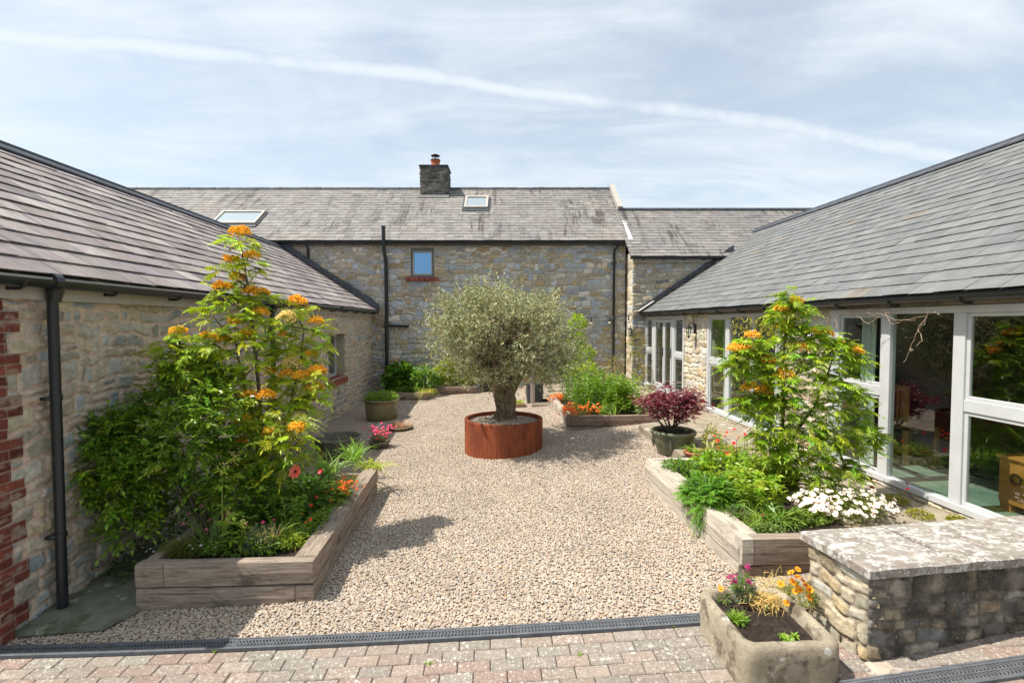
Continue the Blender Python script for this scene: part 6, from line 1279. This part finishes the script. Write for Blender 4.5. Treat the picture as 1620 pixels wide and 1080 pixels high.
# TROUGH plants
rg=np.random.default_rng(81); zt_=.365
def tr(px,py): return on(px,py,zt_)
T=mound('osteospermum','straggly plant with bright orange daisy flowers leaning on the low wall','flower plant',tr(1262,950),(.13,.09,.07),420,(.22,.25,.07),(.03,.05),rg,'leaf',.22)
P=[A(x,y,3.05) for x,y in ((1252,905),(1262,900),(1254,920),(1260,926),(1266,932),(1281,932),(1280,944),(1270,918),(1244,953),(1235,923),(1262,912),(1275,925),(1258,935))]; flowers(T,P,.024,(.72,.33,.02),(.30,.05,.12),rg,11,.15,stem=tr(1258,955),pw=.5)
T=mound('osteospermum','small osteospermum with one orange flower at the back of the trough','flower plant',tr(1144,948),(.05,.04,.03),90,(.16,.24,.06),(.03,.04),rg,'leaf',.3); flowers(T,[A(1141,932,3.1),A(1146,929,3.12),A(1139,928,3.15)],.022,(.72,.30,.04),(.5,.08,.1),rg,10,.2,pw=.5)
T=mound('erysimum','blue green plant with purple flower clusters at the back of the trough','flower plant',tr(1175,945),(.07,.06,.10),330,(.12,.20,.13),(.035,.055),rg,'leaf',.25)
P=np.concatenate([A(x,y,3.12)+rg.normal(0,.010,(9,3)) for x,y in ((1185,897),(1157,912),(1162,920),(1184,920))]); flowers(T,P,.013,(.38,.05,.22),(.2,.02,.1),rg,5,.3,stem=tr(1175,940))
T=plant('dry_heather','dry straw coloured tangled plant in the middle of the trough','plant',tr(1210,955)); fo=Fol(); n=420; P=tr(1212,955)+np.stack([rg.normal(0,.06,n),rg.normal(0,.05,n),rg.uniform(0,.06,n)],1); fo.straps(P,rdir(n,rg,-.1,.9),rg.uniform(.03,.08,n),.0035,jit((.50,.40,.18),n,rg,.3),rg,.8,3); n=160; P=tr(1225,935)+np.stack([rg.normal(0,.06,n),rg.normal(0,.04,n),rg.uniform(0,.10,n)],1); fo.straps(P,rdir(n,rg,-.1,.9),rg.uniform(.04,.1,n),.003,jit((.42,.36,.14),n,rg,.3),rg,.8,3); fo.build('foliage',M['dry'],T)
T=mound('thrift_tuft','round bright green spiky tuft at the left side of the trough','leafy plant',tr(1165,978),(.055,.055,.04),10,(.2,.3,.05),(.02,.03),rg,'leaf'); fo=Fol(); n=260; fo.straps(tr(1166,980)+disc_pts(n,rg,.035),rdir(n,rg,.15,1),rg.uniform(.04,.075,n),.006,jit((.19,.32,.05),n,rg),rg,.2,2); fo.build('leaves',M['leaf'],T)
T=plant('rosette_plant','flat rosette of light green leaves at the front of the trough','leafy plant',tr(1250,1008)); fo=Fol()
for c in ((1238,1008),(1256,1006),(1248,1014)): n=26; fo.leaves(np.repeat(tr(*c)[None],n,0),rdir(n,rg,.15,.8),rg.uniform(.03,.05,n),.014,jit((.26,.40,.08),n,rg),rg,.1,.2,.3)
fo.build('foliage',M['leaf'],T)
# weeds in the paving joints
WL={340:'tiny weed in the paving below the left sleeper bed, leftmost of the paving weeds',605:'tiny weed at the drain edge left of centre, first of a close pair',653:'tiny weed at the drain edge left of centre, right one of a close pair',677:'small yellowish weed in the middle of the block paving near the bottom edge',917:'tiny weed in the paving between the drain and the bottom edge, right of centre',1067:'tiny weed beside the drain just left of the stone trough'}
for px,py in ((340,1030),(605,1015),(653,1014),(677,1050),(917,1036),(1067,990)):
    c=at(px,py,Z=float(gz(at(px,py,Z=.08)[0])+.0)); T=plant('paving_weed',WL[px],'weed',c,'weeds sprouting between the paving blocks'); fo=Fol(); n=14; fo.leaves(np.repeat(c[None],n,0)+rg.normal(0,.006,(n,3))*[1,1,0],rdir(n,rg,.2,.8),rg.uniform(.015,.03,n),.009,jit((.20,.32,.04),n,rg),rg); fo.build('foliage',M['leaf'],T)

# a few fallen leaves and bits on the gravel
rg=np.random.default_rng(91); fo=Fol(); n=130; x=rg.uniform(-1.2,1.9,n); y=rg.uniform(3.75,11,n); fo.leaves(np.stack([x,y,gz(x,y)+.022],1),rdir(n,rg,-.05,.15),rg.uniform(.02,.045,n),.014,jit((.22,.20,.07),n,rg,.4,.3),rg,.1,.0,.3)
tag(fo.build('leaf_litter',M['dry']),kind='stuff')
